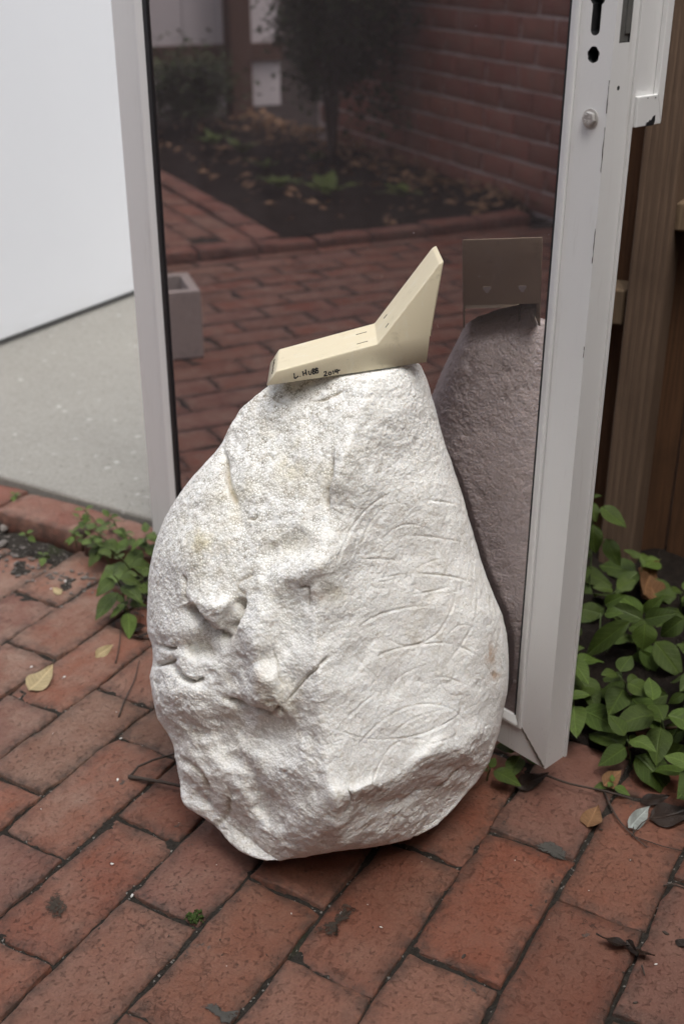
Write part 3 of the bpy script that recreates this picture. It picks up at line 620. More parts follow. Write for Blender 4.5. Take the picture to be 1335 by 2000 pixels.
    fr = front.ravel(); Uf = US[fr]; wf = warp[fr]; Hc = np.zeros(len(Uf)); ckf = np.zeros(len(Uf))
    CR = [([(358, 1176), (366, 1192), (380, 1212), (402, 1230), (428, 1241), (448, 1238)], 9, .016), ([(466, 1163), (467, 1185), (458, 1212), (449, 1238)], 7, .012), ([(435, 876), (440, 920), (446, 950), (462, 992)], 4, .006), ([(648, 878), (645, 925), (636, 962), (641, 1003)], 4.5, .006),
          ([(560, 1370), (578, 1352), (600, 1327), (628, 1302), (650, 1274)], 2.2, .0035), ([(535, 1270), (545, 1310), (562, 1348)], 2.2, .002), ([(322, 1292), (340, 1312), (352, 1326), (378, 1332), (402, 1328)], 5, .008), ([(296, 1300), (318, 1296), (345, 1288)], 4, .006), ([(480, 1168), (462, 1140), (500, 1118)], 3, .0012),
          ([(355, 1120), (358, 1150), (357, 1178)], 3, .004), ([(580, 1150), (603, 1153), (601, 1195)], 2.2, .003), ([(345, 1480), (372, 1492), (395, 1520), (410, 1560)], 6, .003), ([(500, 900), (520, 888), (535, 893)], 2.2, .0025), ([(480, 1012), (492, 1010), (500, 1003)], 3, .003), ([(680, 1590), (684, 1560), (678, 1535)], 2, .003),
          ([(845, 1540), (880, 1518), (905, 1500)], 3, .003), ([(430, 1360), (470, 1380), (520, 1392)], 4, .006), ([(410, 1620), (440, 1590), (440, 1540)], 6, .002), ([(306, 1262), (330, 1270), (344, 1262)], 4, .006), ([(560, 1395), (545, 1380), (530, 1392), (490, 1385)], 4, .006), ([(600, 780), (640, 776), (680, 760)], 2, .0015), ([(540, 765), (535, 775), (555, 785)], 2, .0015)]
    for pts, wd, dp in CR:
        b = np.array(pts); m = (Uf[:, 0] > b[:, 0].min()-40) & (Uf[:, 0] < b[:, 0].max()+40) & (Uf[:, 1] > b[:, 1].min()-40) & (Uf[:, 1] < b[:, 1].max()+40)
        d, t = seg_dist(Uf[m]+5*wf[m], smooth_poly(pts)); tp = np.clip(np.minimum(t, 1-t)*6, .15, 1); q = np.exp(-(d/wd)**2*.8)*tp; Hc[m] -= 1.5*dp*q; ckf[m] = np.maximum(ckf[m], np.exp(-(d/(wd*.75))**2)*tp)
    c7 = lambda L: [(600+x*.307, 780+y*.307) for x, y in L]; c8 = lambda L: [(280+x*.5468, 1200+y*.5468) for x, y in L]
    ARC = [c7([(200, 1450), (175, 1300), (175, 1150), (205, 1000), (270, 840), (350, 730), (450, 640), (560, 585), (650, 560)]), c7([(445, 970), (490, 880), (560, 820), (650, 795), (770, 820)]), c7([(540, 880), (700, 870), (850, 885), (1020, 915)]),
           c7([(300, 1470), (400, 1400), (520, 1350), (680, 1320), (870, 1310)]), c7([(400, 1150), (500, 1130), (650, 1110), (800, 1115), (950, 1135), (1100, 1180)]), c7([(950, 1140), (945, 1250), (910, 1350), (850, 1460), (770, 1530), (640, 1570), (540, 1540), (460, 1490)]),
           c7([(370, 1690), (480, 1620), (620, 1575), (850, 1550), (980, 1580), (1130, 1660)]), c7([(1080, 1100), (1075, 1350), (1000, 1530), (880, 1690)]), c7([(620, 1250), (750, 1230), (920, 1190)]), c7([(330, 1020), (450, 1015), (600, 1030)]), c7([(750, 640), (850, 650), (950, 670)]), c7([(380, 1120), (375, 1230), (385, 1310)]),
           c8([(610, 375), (700, 415), (800, 445), (940, 440), (1060, 400), (1170, 330)]), c8([(750, 500), (800, 430), (880, 360), (980, 322), (1080, 330), (1140, 370), (1165, 420)]), c8([(810, 630), (840, 540), (890, 470), (960, 445), (1040, 460)]), c8([(690, 410), (760, 340), (840, 270)]), c8([(640, 560), (590, 510), (540, 470)]),
           c8([(1000, 230), (1080, 225), (1140, 250)]), c8([(760, 150), (800, 195), (850, 240)]), c8([(920, 590), (1000, 530), (1100, 480)])]
    for ex, ey, ea, eb, er in ((870, 1125, 70, 34, -8), (820, 1330, 60, 26, -22), (900, 1290, 46, 70, 12), (760, 1060, 50, 80, 20), (850, 1420, 80, 30, -15)):
        x = np.linspace(.4, 5.6, 14); ARC.append([(ex+ea*math.cos(t)*math.cos(math.radians(er))-eb*math.sin(t)*math.sin(math.radians(er)), ey+ea*math.cos(t)*math.sin(math.radians(er))+eb*math.sin(t)*math.cos(math.radians(er))) for t in x])
    arc = np.zeros(len(Uf))
    for n_, pts in enumerate(ARC):
        b = np.array(pts); m = (Uf[:, 0] > b[:, 0].min()-15) & (Uf[:, 0] < b[:, 0].max()+15) & (Uf[:, 1] > b[:, 1].min()-15) & (Uf[:, 1] < b[:, 1].max()+15)
        d, t = seg_dist(Uf[m], smooth_poly(pts)); tp = np.clip(np.minimum(t, 1-t)*5, .1, 1)
        arc[m] += (1. if n_ < 20 else .5)*tp*np.clip(.85+.55*fbm(np.stack([Uf[m][:, 0]/40, Uf[m][:, 1]/40, 0*d+n_], 1), 1., 2), .1, 1.3)*(-.0011*np.exp(-(d/1.7)**2)+.0002*np.exp(-((d-5)/3)**2))
    Hf = np.zeros(U.size); Hf[fr] = Hc+arc; ck = np.zeros(U.size); ck[fr] = ckf
    edge = np.clip(s*2.2, 0, 1); H = H*edge*front
    # to world space
    fac = lambda Uv, Vv: (Uv-667.5)/2300
    fy = math.cos(PITCH)+(1000-V)/2300*math.sin(PITCH); fz = -math.sin(PITCH)+(1000-V)/2300*math.cos(PITCH)
    Yt = Y-H; X = (U-667.5)/2300*Yt/fy; Z = 1+fz*Yt/fy
    P = np.stack([X, Yt, Z], -1)
    # displacement along the normal: rough foam, smoother on the carved face
    du = np.roll(P, -1, 1)-np.roll(P, 1, 1); dv = np.empty_like(P); dv[1:-1] = P[2:]-P[:-2]; dv[0] = P[1]-P[0]; dv[-1] = P[-1]-P[-2]
    N = np.cross(dv, du); N /= np.linalg.norm(N, axis=-1, keepdims=True)+1e-9
    if (N[300, 280]@V3(0, -1, 0)) < 0: N = -N
    P = P.reshape(-1, 3); N = N.reshape(-1, 3); Us, Vs = U.ravel(), V.ravel()
    face = 1/(1+np.exp(-(Us-(690-.16*(Vs-1200))-20+45*warp[:, 0])/38))*1/(1+np.exp((Vs-(1545-.5*(Us-720)))/22))*fr*1/(1+np.exp(-(Vs-935)/30))
    lump = fbm(P, 26, 3); mid = fbm(P+2, 70, 3); fine = fbm(P+4, 190, 2)
    ridged = 1-abs(fbm(P+6, 38, 3)); pit = np.clip(fbm(P+9, 50, 3)-.35, 0, 1)
    low = 1/(1+np.exp(-(Vs-1230)/60))*(1-face)*fr
    D = (1-.9*face)*(.0009*lump*(1+1.6*low)+.0005*mid*(1+.7*low)+.0003*fine)+.0003*mid*face+.0003*fine
    D -= (1-.8*face)*.0022*pit*(1+.6*low); D += low*.0018*(ridged-.6)-.0018*face*np.clip(fbm(P+12, 60, 4)-.3, 0, 1)
    bd = voro(P, 190, 3.3); D += (.0006*(1-face)+.0002)*(.45-bd)
    vorocr = voro(P, 24, 8.); 
    D = D+Hf*1.0
    D *= np.clip(s.ravel()*3+.35, 0, 1)*np.clip((1700-Vs)/60, .35, 1)
    P = P+N*D[:, None]
    # it rests on the paving, keeps clear of the glass, and its top lies inside the hollow wedge
    zb = WB_A[2]+(P[:, 0]-WB_A[0])/(WB_E[0]-WB_A[0])*(WB_E[2]-WB_A[2])
    inside = (P[:, 2] > zb-.003) & (P[:, 0] > WB_A[0]+.002) & (P[:, 0] < WB_E[0])
    P[:, 1] = np.where(inside, np.clip(P[:, 1], 1.2225, 1.300), P[:, 1])
    zt = np.where(P[:, 0] < .0384, .5729+(P[:, 0]+.0715)*(.0303/.1099), .6032+(P[:, 0]-.0384)*1.34)-.009-.05*(P[:, 1]-1.22); P[:, 2] = np.where(inside, np.minimum(P[:, 2], np.maximum(zt, zb-.002)), P[:, 2])
    low_l = (P[:, 2] > zb-.0005) & (P[:, 0] <= WB_A[0]+.012); P[:, 2] = np.where(low_l, zb-.0005, P[:, 2])
    gd = (P-DO(0, -.002, 0))@DN; P += DN*np.clip(.005-gd, 0, None)[:, None]
    stl = ((P-DO(0, 0, 0))@DE < SR+.014); gd = (P-DO(0, .007, 0))@DN; P += DN*(np.clip(-gd, 0, None)*stl)[:, None]
    P[:, 2] = np.maximum(P[:, 2], .0035)
    top = P.reshape(NR, NC, 3)[0].mean(0); bot = P.reshape(NR, NC, 3)[-1].mean(0)
    O = V3(-.02, 1.17, 0); Vx = np.vstack([P, top, bot])-O
    r, c = np.meshgrid(np.arange(NR-1), np.arange(NC), indexing='ij'); r, c = r.ravel(), c.ravel(); c2 = (c+1) % NC
    F = np.stack([r*NC+c, (r+1)*NC+c, (r+1)*NC+c2, r*NC+c2], 1)
    me = bpy.data.meshes.new('foam_boulder'); cc = np.arange(NC); t0, t1 = NR*NC, NR*NC+1
    tri = np.concatenate([np.stack([np.full(NC, t0), cc, (cc+1) % NC], 1), np.stack([np.full(NC, t1), (NR-1)*NC+(cc+1) % NC, (NR-1)*NC+cc], 1)])
    me.vertices.add(len(Vx)); me.vertices.foreach_set('co', Vx.astype(np.float32).ravel())
    me.loops.add(F.size+tri.size); me.loops.foreach_set('vertex_index', np.concatenate([F.ravel(), tri.ravel()]).astype(np.int32))
    me.polygons.add(len(F)+len(tri)); me.polygons.foreach_set('loop_start', np.concatenate([np.arange(len(F))*4, F.size+np.arange(len(tri))*3]).astype(np.int32))
    me.update(calc_edges=True); me.validate(); me.shade_smooth()
    def at(name, a):
        x = me.attributes.new(name, 'FLOAT', 'POINT'); x.data.foreach_set('value', np.concatenate([np.clip(a, 0, 1), [0, 0]]).astype(np.float32))
    def spots(L): 
        o = np.zeros(len(Us))
        for a, b, x, y, w_ in L: o = np.maximum(o, w_*np.exp(-((Us-a)/x)**2-((Vs-b)/y)**2))
        return o*fr
    at('stain', spots([(570, 890, 70, 60, .9), (395, 1060, 60, 55, .9), (540, 1060, 80, 30, .7), (440, 1010, 60, 50, .6), (470, 960, 40, 50, .6), (540, 1370, 40, 45, .9), (460, 1420, 50, 60, .5), (490, 1150, 60, 40, .5), (400, 1260, 45, 18, .8), (420, 1120, 60, 40, .6), (650, 1150, 40, 30, .5), (360, 1440, 40, 60, .5), (560, 760, 50, 20, .4), (600, 1570, 60, 30, .4)])*(.55+.6*fbm(P, 30, 3)))
    at('rust', spots([(958, 1277, 14, 20, 1), (965, 1318, 12, 10, .8), (620, 1165, 16, 10, .5), (505, 1330, 10, 20, .3)]))
    at('pores', (1-face)*fr*(1/(1+np.exp((Vs-1150)/60)))*(1/(1+np.exp((Us-(690-.1*(Vs-900)))/30)))+.12)
    at('crack', ck*.8); at('face', face)
    o = link('foam_boulder', me, M['foam']); o.location = O
    return tag(o, 'big rough white foam boulder standing on the brick paving before the glass door', 'sculpture')
boulder()

# ================================================================== THE CREAM WEDGE ON TOP
def wedge():
    A, B, C, I, K, E = [V3(*x) for x in ((-.0819, 1.2154, .5568), (-.0715, 1.2165, .5729), (.0384, 1.2194, .6032), (.1019, 1.2248, .6888), (.1066, 1.225, .6914), (.0917, 1.2188, .5826))]
    wd = V3(-.001, .0905, -.005); root = empty('plastic_wedge', (A+E)/2+wd/2)
    tag(root, 'cream plastic wedge with upright end, signed in black marker, on top of the boulder', 'plastic wedge')
    o0 = np.array(root.location); m_ = .74; Mm = K+(E-K)*m_
    fr = [A, B, C, I, K, Mm, E]; n = len(fr); v = [p-o0 for p in fr]+[p+wd-o0 for p in fr]
    f = [tuple(range(n))[::-1], tuple(range(n, 2*n))]+[(i, i+1, n+i+1, n+i) for i in range(5)]
    me = bpy.data.meshes.new('body'); me.from_pydata([tuple(x) for x in v], [], f); me.update()
    bm = bmesh.new(); bm.from_mesh(me); bmesh.ops.recalc_face_normals(bm, faces=bm.faces)
    cen = Vector((0, 0, .02))
    ff = max(bm.faces, key=lambda q: -q.calc_center_median().y)
    if ff.normal.y > 0: bmesh.ops.reverse_faces(bm, faces=bm.faces)
    bm.to_mesh(me); bm.free()
    o = link('body', me, M['cream'], root)
    b = o.modifiers.new('bevel', 'BEVEL'); b.width = .0014; b.segments = 3; b.limit_method = 'ANGLE'; b.angle_limit = math.radians(20)
    s = o.modifiers.new('solid', 'SOLIDIFY'); s.thickness = .002; s.offset = -1
    me.shade_smooth(); b.harden_normals = True
    # strip inside the open lower back
    mb = MB(); p0, p1 = K+(E-K)*.80, E; back = (E-K); nb = np.cross(back, wd); nb /= np.linalg.norm(nb)
    if nb[0] < 0: nb = -nb
    w_ = wd/np.linalg.norm(wd); mb.prism([p0-nb*.03+wd*.04-o0, p0-nb*.03+wd*.96-o0, p0-nb*.03+wd*.96+(E-K)*-.12-o0, p0-nb*.03+wd*.04+(E-K)*-.12-o0], nb*.002); mb.build('inner_rib', M['cream'], root)
    mb = MB(); q = K+(E-K)*.86+wd*.27; mb.box(q-nb*.004-o0, wd*.012, (E-K)*.10, nb*.001); mb.build('inner_rib', M['slot'], root)
    # slots on the top, and pale plates painted as light through the back's hook notches
    up = np.cross(C-B, wd); up /= np.linalg.norm(up); up *= np.sign(up[2]); sd = (C-B)/np.linalg.norm(C-B); up2 = np.cross(I-C, wd); up2 /= np.linalg.norm(up2); up2 *= np.sign(up2[2]); sd2 = (I-C)/np.linalg.norm(I-C)
    for k in (.22, .67):
        mb = MB(); mb.box(C-sd*.0165+wd*k+up*.0001-o0, sd*.0062, wd*.004, up*.0004); mb.build('slot', M['slot'], root)
        mb = MB(); mb.box(C+sd2*.0185+wd*k+up2*.0001-o0, sd2*.0028, wd*.009, up2*.0004); mb.build('slot', M['slot'], root)
        mb = MB(); c = K+(E-K)*.56+wd*(k+.02)+nb*.0001; d_ = (E-K)/np.linalg.norm(E-K)
        mb.prism([c+w_*x+d_*z-o0 for x, z in ((-.0045, -.003), (.0045, -.003), (.0045, .0005), (.0022, .002), (.0022, .0045), (-.0022, .0045), (-.0022, .002), (-.0045, .0005))], nb*.0006); mb.build('notch_light', M['chip'], root)
    # embossed line on the small front bevel
    bv = (B-A)/np.linalg.norm(B-A); nbv = np.cross(B-A, wd); nbv /= np.linalg.norm(nbv); nbv *= -np.sign(nbv[0])
    mb = MB(); 
    for k in np.linspace(.2, .8, 12): mb.box(A+(B-A)*.52+wd*k+nbv*.0001-o0, bv*rr.uniform(.0008, .0022), wd*.012, nbv*.0003)
    mb.build('embossing', M['slot'], root)
    # handwriting, measured on the near side face
    nf = np.cross(E-A, B-A); nf /= np.linalg.norm(nf); nf *= -np.sign(nf[1])
    T = lambda x, y: on_plane(500+x*.2996, 460+y*.2996, A, nf)+nf*.00012-o0
    ST = {'L': [[(247, 897), (249, 915), (251, 931), (262, 927), (275, 916)]], '.': [[(286, 917), (289, 920)]], 'H': [[(303, 884), (306, 900), (309, 915)], [(304, 902), (315, 898), (327, 893)], [(322, 873), (326, 893), (329, 911)]],
          'U': [[(342, 882), (343, 897), (348, 906), (356, 904), (360, 893), (359, 880)]], 'B': [[(366, 871), (369, 888), (371, 905)], [(366, 871), (377, 869), (380, 877), (370, 886), (381, 888), (382, 898), (371, 904)]],
          'B ': [[(387, 866), (389, 884), (391, 899)], [(387, 866), (398, 865), (400, 873), (390, 881), (403, 882), (404, 892), (391, 899)]], '2': [[(441, 893), (449, 887), (457, 890), (455, 900), (442, 916), (452, 914), (467, 911)]],
          '0': [[(478, 889), (472, 896), (474, 905), (482, 908), (489, 901), (487, 892), (478, 889)]], '1': [[(500, 880), (503, 893), (505, 903)]], '4': [[(520, 873), (512, 889), (526, 886), (546, 876)], [(528, 870), (529, 885), (532, 901)]]}
    for ch, sts in ST.items():
        mb = MB()
        for st in sts:
            P = [T(*p) for p in smooth_poly(st, 4)]; mb.tube(P, [.00072+.00016*math.sin(k*1.3) for k in range(len(P))], 6)
        for i, x in enumerate(mb.v):                                           # press the strokes flat on to the face
            x = np.array(x)+o0; d = (x-A)@nf; mb.v[i] = tuple(x-nf*(d-.00008-.25*max(d, 0))-o0)
        mb.build('handwritten_letter', M['ink'], root)
wedge()

# ================================================================== PLANTS
def leaf_mesh(name, width=.62, fold=.10, droop=.25, wavy=.02, nl=10, nw=6, point=1.0, seed=0):
    """unit leaf: base at the origin, tip at +Y 1"""
    V = []; F = []
    for i in range(nl+1):
        t = i/nl; hw = width/2*(math.sin(math.pi*min(1, t**.75))**.8)*(1-.30*t**3*point)+.004
        if i == nl: hw = .002
        for j in range(nw+1):
            s = -1+2*j/nw; x = s*hw
            z = fold*abs(x)*2*(1-.4*t)-droop*t*t+wavy*math.sin(t*9+seed+s*2)*abs(s)+.35*fold*math.cos(s*math.pi)*hw
            V.append((x, t-.12*droop*t*t, z))
    for i in range(nl):
        for j in range(nw): a = i*(nw+1)+j; F.append((a, a+1, a+nw+2, a+nw+1))
    me = bpy.data.meshes.new(name); me.from_pydata(V, [], F); me.shade_smooth(); return me
LEAF = [leaf_mesh('leaf', .60, .16, .16, .02, seed=k, point=1.0) for k in range(2)]+[leaf_mesh('leaf', .68, .12, .28, .03, seed=5+k) for k in range(2)]
for m_ in LEAF: m_.materials.append(M['leaf'])
LEAFL = [m_.copy() for m_ in LEAF]
for m_ in LEAFL: m_.materials[0] = M['leaf_light']
def orient(base, tip, nrm, roll=0.):
    b, t = Vector(base), Vector(tip); y = (t-b); L = y.length; y.normalize(); n = Vector(nrm); x = y.cross(n)
    if x.length < 1e-4: x = y.cross(Vector((.3, .2, 1)))
    x.normalize(); z = x.cross(y)
    if roll: R = Matrix.Rotation(roll, 3, y); x = R@x; z = R@z
    return Matrix(((x.x, y.x, z.x), (x.y, y.y, z.y), (x.z, y.z, z.z))), L
def add_leaf(root, base, tip, nrm, wid=1., light=False, roll=0., rnd=None, meshes=None):
    R, L = orient(base, tip, nrm, roll); ms = meshes or (LEAFL if light else LEAF)
    o = bpy.data.objects.new('leaf', (rnd or rr).choice(ms)); COL.objects.link(o); o.parent = root
    o.matrix_local = Matrix.Translation(Vector(base)-Vector(root.location))@R.to_4x4()@Matrix.Diagonal((L*wid, L, L, 1)); return o
def stem(root, pts, r0, r1, mat='stem_green', name='stem'):
    mb = MB(); n = len(pts); mb.tube(pts, [r0+(r1-r0)*i/(n-1) for i in range(n)], 6); return mb.build(name, M[mat], root, smooth=True, origin=None) if False else rel(mb.build(name, M[mat], None, smooth=True, origin=np.array(root.location)), root)
def weed(base, h, nodes, size, label, lean=(0, 0), light=False, seed=0, spread=1., group=None, tip_down=.25):
    r = random.Random(seed); root = empty('weed', base); b = np.array(base, float); P = []
    for i in range(6):
        t = i/5; P.append(b+V3(lean[0]*t*t*h+r.uniform(-.004, .004)*t, lean[1]*t*t*h+r.uniform(-.004, .004)*t, h*t))
    stem(root, P, .0022 if h > .08 else .0012, .0009); a0 = r.uniform(0, 6)
    for k in range(nodes):
        t = .35+.65*(k+1)/nodes; i = min(4, int(t*5)); p = P[i]+(P[i+1]-P[i])*(t*5-i if t < 1 else 1)
        sz = size*(1.15-.55*(k/max(1, nodes-1)))*r.uniform(.8, 1.2)
        for s in (0, math.pi):
            a = a0+k*math.pi/2+s+r.uniform(-.35, .35); up = r.uniform(-.1, .35)+(.35 if k == nodes-1 else -tip_down)
            d = V3(math.cos(a), math.sin(a), up); d /= np.linalg.norm(d); q = p+d*sz*.14*spread
            add_leaf(root, q, q+d*sz, (d[0]*-.35*up, d[1]*-.35*up-.25, 1), r.uniform(.85, 1.1), light if r.random() < .8 else not light, r.uniform(-.3, .3), r)
    return tag(root, label, 'weed', group)
# leaves measured one by one in the clump beside the door; each set belongs to one plant
c5 = lambda x, y: (900+x*.3258, 1100+y*.3258); c6 = lambda x, y: (1085+x*.2, 900+y*.2)
def hero(label, base_px, p0, leaves, conv, st=None):
    b = on_plane(*conv(*base_px), PQ(p0, 0), LL); root = empty('weed', (b[0], b[1], max(0., b[2]))); ctr = b
    for bx, tx, wd, dp in leaves:
        B = on_plane(*conv(*bx), PQ(p0+dp, 0), LL); T = on_plane(*conv(*tx), PQ(p0+dp-.012, 0), LL); L = np.linalg.norm(T-B); W_ = wd*(.3258 if conv is c5 else .2)/2300*1.55
        add_leaf(root, B, T, (-.25, -.75, .65), W_/L/.62, rr.random() < .25, rr.uniform(-.25, .25))
    for s_ in (st or []):
        stem(root, [on_plane(*conv(*q), PQ(p0+.02, 0), LL) for q in s_], .0016, .0009)
    return tag(root, label, 'weed')
hero('tall weed with big pointed leaves climbing behind the door stile', (330, 1500), 1.62, [((440, 450), (690, 640), 190, 0), ((330, 400), (402, 600), 130, .0), ((365, 620), (370, 935), 200, -.02), ((490, 760), (622, 1050), 180, .01), ((330, 350), (437, 335), 60, .02), ((300, 850), (270, 990), 120, .02), ((345, 1060), (250, 1130), 90, .03)], c6, [[(330, 1600), (330, 1200), (350, 800), (330, 340)], [(350, 620), (440, 460)], [(350, 800), (490, 765)]])
hero('weed with a four leaf rosette and one hanging leaf below the fence post', (1095, 700), 1.50, [((1090, 335), (850, 235), 115, 0), ((1095, 335), (1282, 295), 125, 0), ((1100, 312), (1195, 200), 105, .02), ((1085, 310), (960, 180), 100, .03), ((1100, 360), (1095, 545), 150, -.03), ((1140, 540), (975, 690), 140, .0), ((1160, 470), (1340, 690), 180, -.01), ((1330, 335), (1170, 445), 125, .01)], c5, [[(1100, 900), (1110, 600), (1095, 335)]])
hero('weed with a long drooping leaf close beside the white stile', (800, 760), 1.47, [((1010, 350), (690, 570), 150, -.02), ((830, 300), (690, 265), 110, 0), ((860, 250), (965, 190), 90, .02), ((860, 300), (950, 290), 70, -.01), ((860, 560), (730, 720), 150, .02), ((720, 390), (650, 430), 70, 0), ((700, 500), (650, 620), 80, .02), ((960, 560), (1010, 640), 90, .03)], c5, [[(800, 900), (820, 600), (1010, 350)], [(820, 600), (835, 300)]])
hero('bright green young weed with rounded leaves at the foot of the door', (790, 1150), 1.40, [((800, 815), (962, 775), 115, 0), ((795, 825), (690, 790), 90, 0), ((800, 800), (765, 705), 80, .01), ((815, 880), (968, 960), 115, -.02), ((790, 960), (772, 1165), 115, -.03), ((760, 870), (640, 930), 110, .01), ((740, 760), (650, 770), 90, .03), ((830, 930), (930, 1010), 90, .0)], c5, [[(790, 1160), (795, 950), (800, 815)], [(830, 1180), (720, 1290)]])
hero('weed with broad glossy leaves hanging over the brick paving at the right edge', (1230, 1330), 1.31, [((1175, 1195), (1030, 1392), 135, 0), ((1265, 1255), (1170, 1475), 190, -.01), ((940, 1205), (1052, 1225), 50, .02), ((1240, 790), (970, 832), 160, .07), ((1330, 1090), (1180, 1250), 140, .02), ((1335, 1000), (1160, 1060), 120, .05), ((1000, 1090), (930, 1170), 80, .06), ((1335, 780), (1235, 850), 60, .06)], c5, [[(1250, 1400), (1230, 1150), (1330, 900)]])
POS = [(1.42, -.62, .12), (1.55, -.60, .17), (1.46, -.50, .15), (1.60, -.44, .16), (1.40, -.42, .11), (1.52, -.36, .16), (1.66, -.34, .20), (1.38, -.33, .12), (1.58, -.26, .18), (1.44, -.24, .15), (1.68, -.20, .22), (1.36, -.20, .11), (1.50, -.14, .17), (1.62, -.06, .20), (1.42, -.05, .15), (1.36, .05, .12), (1.52, .06, .18), (1.46, -.56, .08), (1.36, -.50, .07), (1.66, -.52, .10), (1.72, -.42, .12), (1.70, -.28, .16), (1.33, -.39, .07), (1.34, -.27, .09), (1.27, -.22, .06), (1.26, -.16, .07), (1.29, -.30, .05), (1.27, -.10, .07)]
ORD = ['first', 'second', 'third', 'fourth', 'fifth', 'sixth', 'seventh', 'eighth', 'ninth', 'tenth', 'eleventh', 'twelfth', 'thirteenth', 'fourteenth', 'fifteenth']
rowof = lambda p: 'front' if p < 1.43 else ('middle' if p < 1.57 else 'back')
for k, (p, q_, h) in enumerate(POS):
    place = sum(1 for a in POS if rowof(a[0]) == rowof(p) and a[1] < q_)
    h = min(h, .11) if p < 1.5 else min(h, .085); weed(PQ(p, q_, .0), h, 4 if h > .1 else 3, .058, 'leafy green weed by the timber fence, %s row, %s from the door' % (rowof(p), ORD[place]), (rr.uniform(-.4, .1), rr.uniform(-.5, -.1)), rr.random() < .25, 100+k, group='weeds in the clump along the fence')
mb = MB(); mb.tube([on_plane(*c5(x, y), PQ(1.36, 0), LL) for x, y in smooth_poly([(610, 1000), (730, 1010), (860, 1010), (1000, 1005), (1150, 995), (1340, 980)])], .0021, 7)
tag(mb.build('bramble_stem', M['stem'], smooth=True, origin=on_plane(*c5(610, 1000), PQ(1.36, 0), LL)), 'bare brown stem running level through the weeds at right', 'stem')
# weeds at the slab's edge on the left
def gpx(u, v, z=0.): return on_z(u, v, z)
LW = [((245, 1195), .10, 4, .045, False, 'weed with the largest leaves drooping over the kerb beside the boulder'), ((265, 1150), .09, 3, .04, False, 'dark green weed pressed against the lower left of the door'), ((215, 1110), .07, 3, .034, False, 'middle sized weed rooted on the fallen part of the kerb'), ((170, 1050), .055, 3, .022, True, 'light green weed with round leaflets at the slab edge'),
      ((235, 1062), .07, 3, .03, False, 'weed growing up in front of the door corner over the slab'), ((150, 1068), .035, 3, .018, True, 'pale creeping weed on the end of a kerb brick'), ((60, 1062), .03, 2, .018, True, 'tiny pale sprout at the foot of the kerb, farthest left'), ((88, 1098), .02, 2, .016, True, 'tiny pale sprout in the grit below the kerb brick'), ((280, 1170), .06, 3, .035, False, 'low weed half hidden behind the boulder at left'), ((195, 1050), .075, 3, .024, True, 'thin light green weed leaning over the slab edge'), ((225, 1095), .08, 4, .036, False, 'bushy weed filling the break in the kerb bricks'), ((285, 1110), .09, 4, .04, False, 'weed between the door bottom and the boulder side'), ((255, 1215), .05, 3, .036, False, 'lowest leaf pair of weeds touching the pavers left of the boulder'), ((200, 1085), .05, 4, .026, True, 'light green tuft over the kerb between two larger weeds'), ((270, 1085), .06, 3, .034, False, 'weed sprouting right under the hinge side of the door'), ((40, 985), .03, 3, .016, True, 'small weed in the gap between slab and kerb at far left')]
for k, ((u, v), h, nd, sz, lt, lab) in enumerate(LW):
    weed(on_z(u, v, .0 if v > 1090 else .02), h, nd, sz, lab, (rr.uniform(-.3, .2), -.5), lt, 300+k, tip_down=.4)
weed(on_z(950, 1525), .04, 2, .03, 'small weed with a pale hanging leaf under the bottom rail of the door', (0, -.6), False, 400)
weed(on_z(1010, 1500), .05, 3, .045, 'dark leafy weed in the shade under the door corner', (0, -.3), False, 401)
weed(on_z(1195, 1545), .015, 2, .018, 'low bright sprig at the front of the clump by a fallen twig', (-.3, -.2), True, 402)
mo = MB()
for k in range(70):
    u_, v_ = (378+rr.gauss(0, 9), 1792+rr.gauss(0, 6)); c = on_z(u_, v_, .001); r = rr.uniform(.0008, .0024); mo.tube([c, c+V3(rr.uniform(-1, 1)*r, rr.uniform(-1, 1)*r, r*1.6)], [r, r*.4], 5)
tag(mo.build('moss_tuft', M['moss'], smooth=True), 'small green moss tuft in the paving joint before the boulder', 'moss', kind='stuff')

# ================================================================== LITTER ON THE PAVING
DEAD = {}
def dead_leaf(u0, v0, u1, v1, wid, mat, label, curl=.35, roll=.2, lift=.003, parent=None, seed=1, fold=.2, name='dead_leaf', z=0.):
    me = leaf_mesh(name, .5, fold, -curl, .05, seed=seed, point=1.4); me.materials.append(M[mat])
    b, t = on_z(u0, v0, z+lift), on_z(u1, v1, z+lift*.6); R, L = orient(b, t, (0, -.15, 1), roll)
    o = bpy.data.objects.new(name, me); COL.objects.link(o); o.matrix_world = Matrix.Translation(b)@R.to_4x4()@Matrix.Diagonal((L*wid, L, L, 1))
    return tag(o, label, 'leaf')
dead_leaf(58, 1348, 102, 1314, 1.4, 'leaf_yellow', 'yellow fallen leaf lying on the pavers at far left', .25, .1)
dead_leaf(186, 1283, 216, 1266, 1.1, 'leaf_yellow', 'small curled yellow and brown leaf on the pavers behind the yellow one', .3, .5, seed=3)
dead_leaf(1145, 1615, 1166, 1588, 1.7, 'leaf_brown', 'small orange brown leaf on the dark paver under the door corner', .35, -.2, seed=4)
dead_leaf(1178, 1535, 1200, 1512, 1.4, 'leaf_brown', 'brown leaf caught at the front of the green clump', .35, .6, seed=5, z=.01)
dead_leaf(1228, 1617, 1252, 1582, 1.0, 'leaf_grey', 'pale grey curled leaf on the paver below the weeds', .3, .7, lift=.006, seed=6)
dead_leaf(1268, 1600, 1350, 1590, 1.2, 'leaf_dark', 'large wet black leaf at the right edge under the weeds', .2, .1, seed=7)
dead_leaf(1250, 1565, 1300, 1560, .9, 'leaf_dark', 'dark shrivelled leaf beneath the hanging leaves', .3, .4, seed=8)
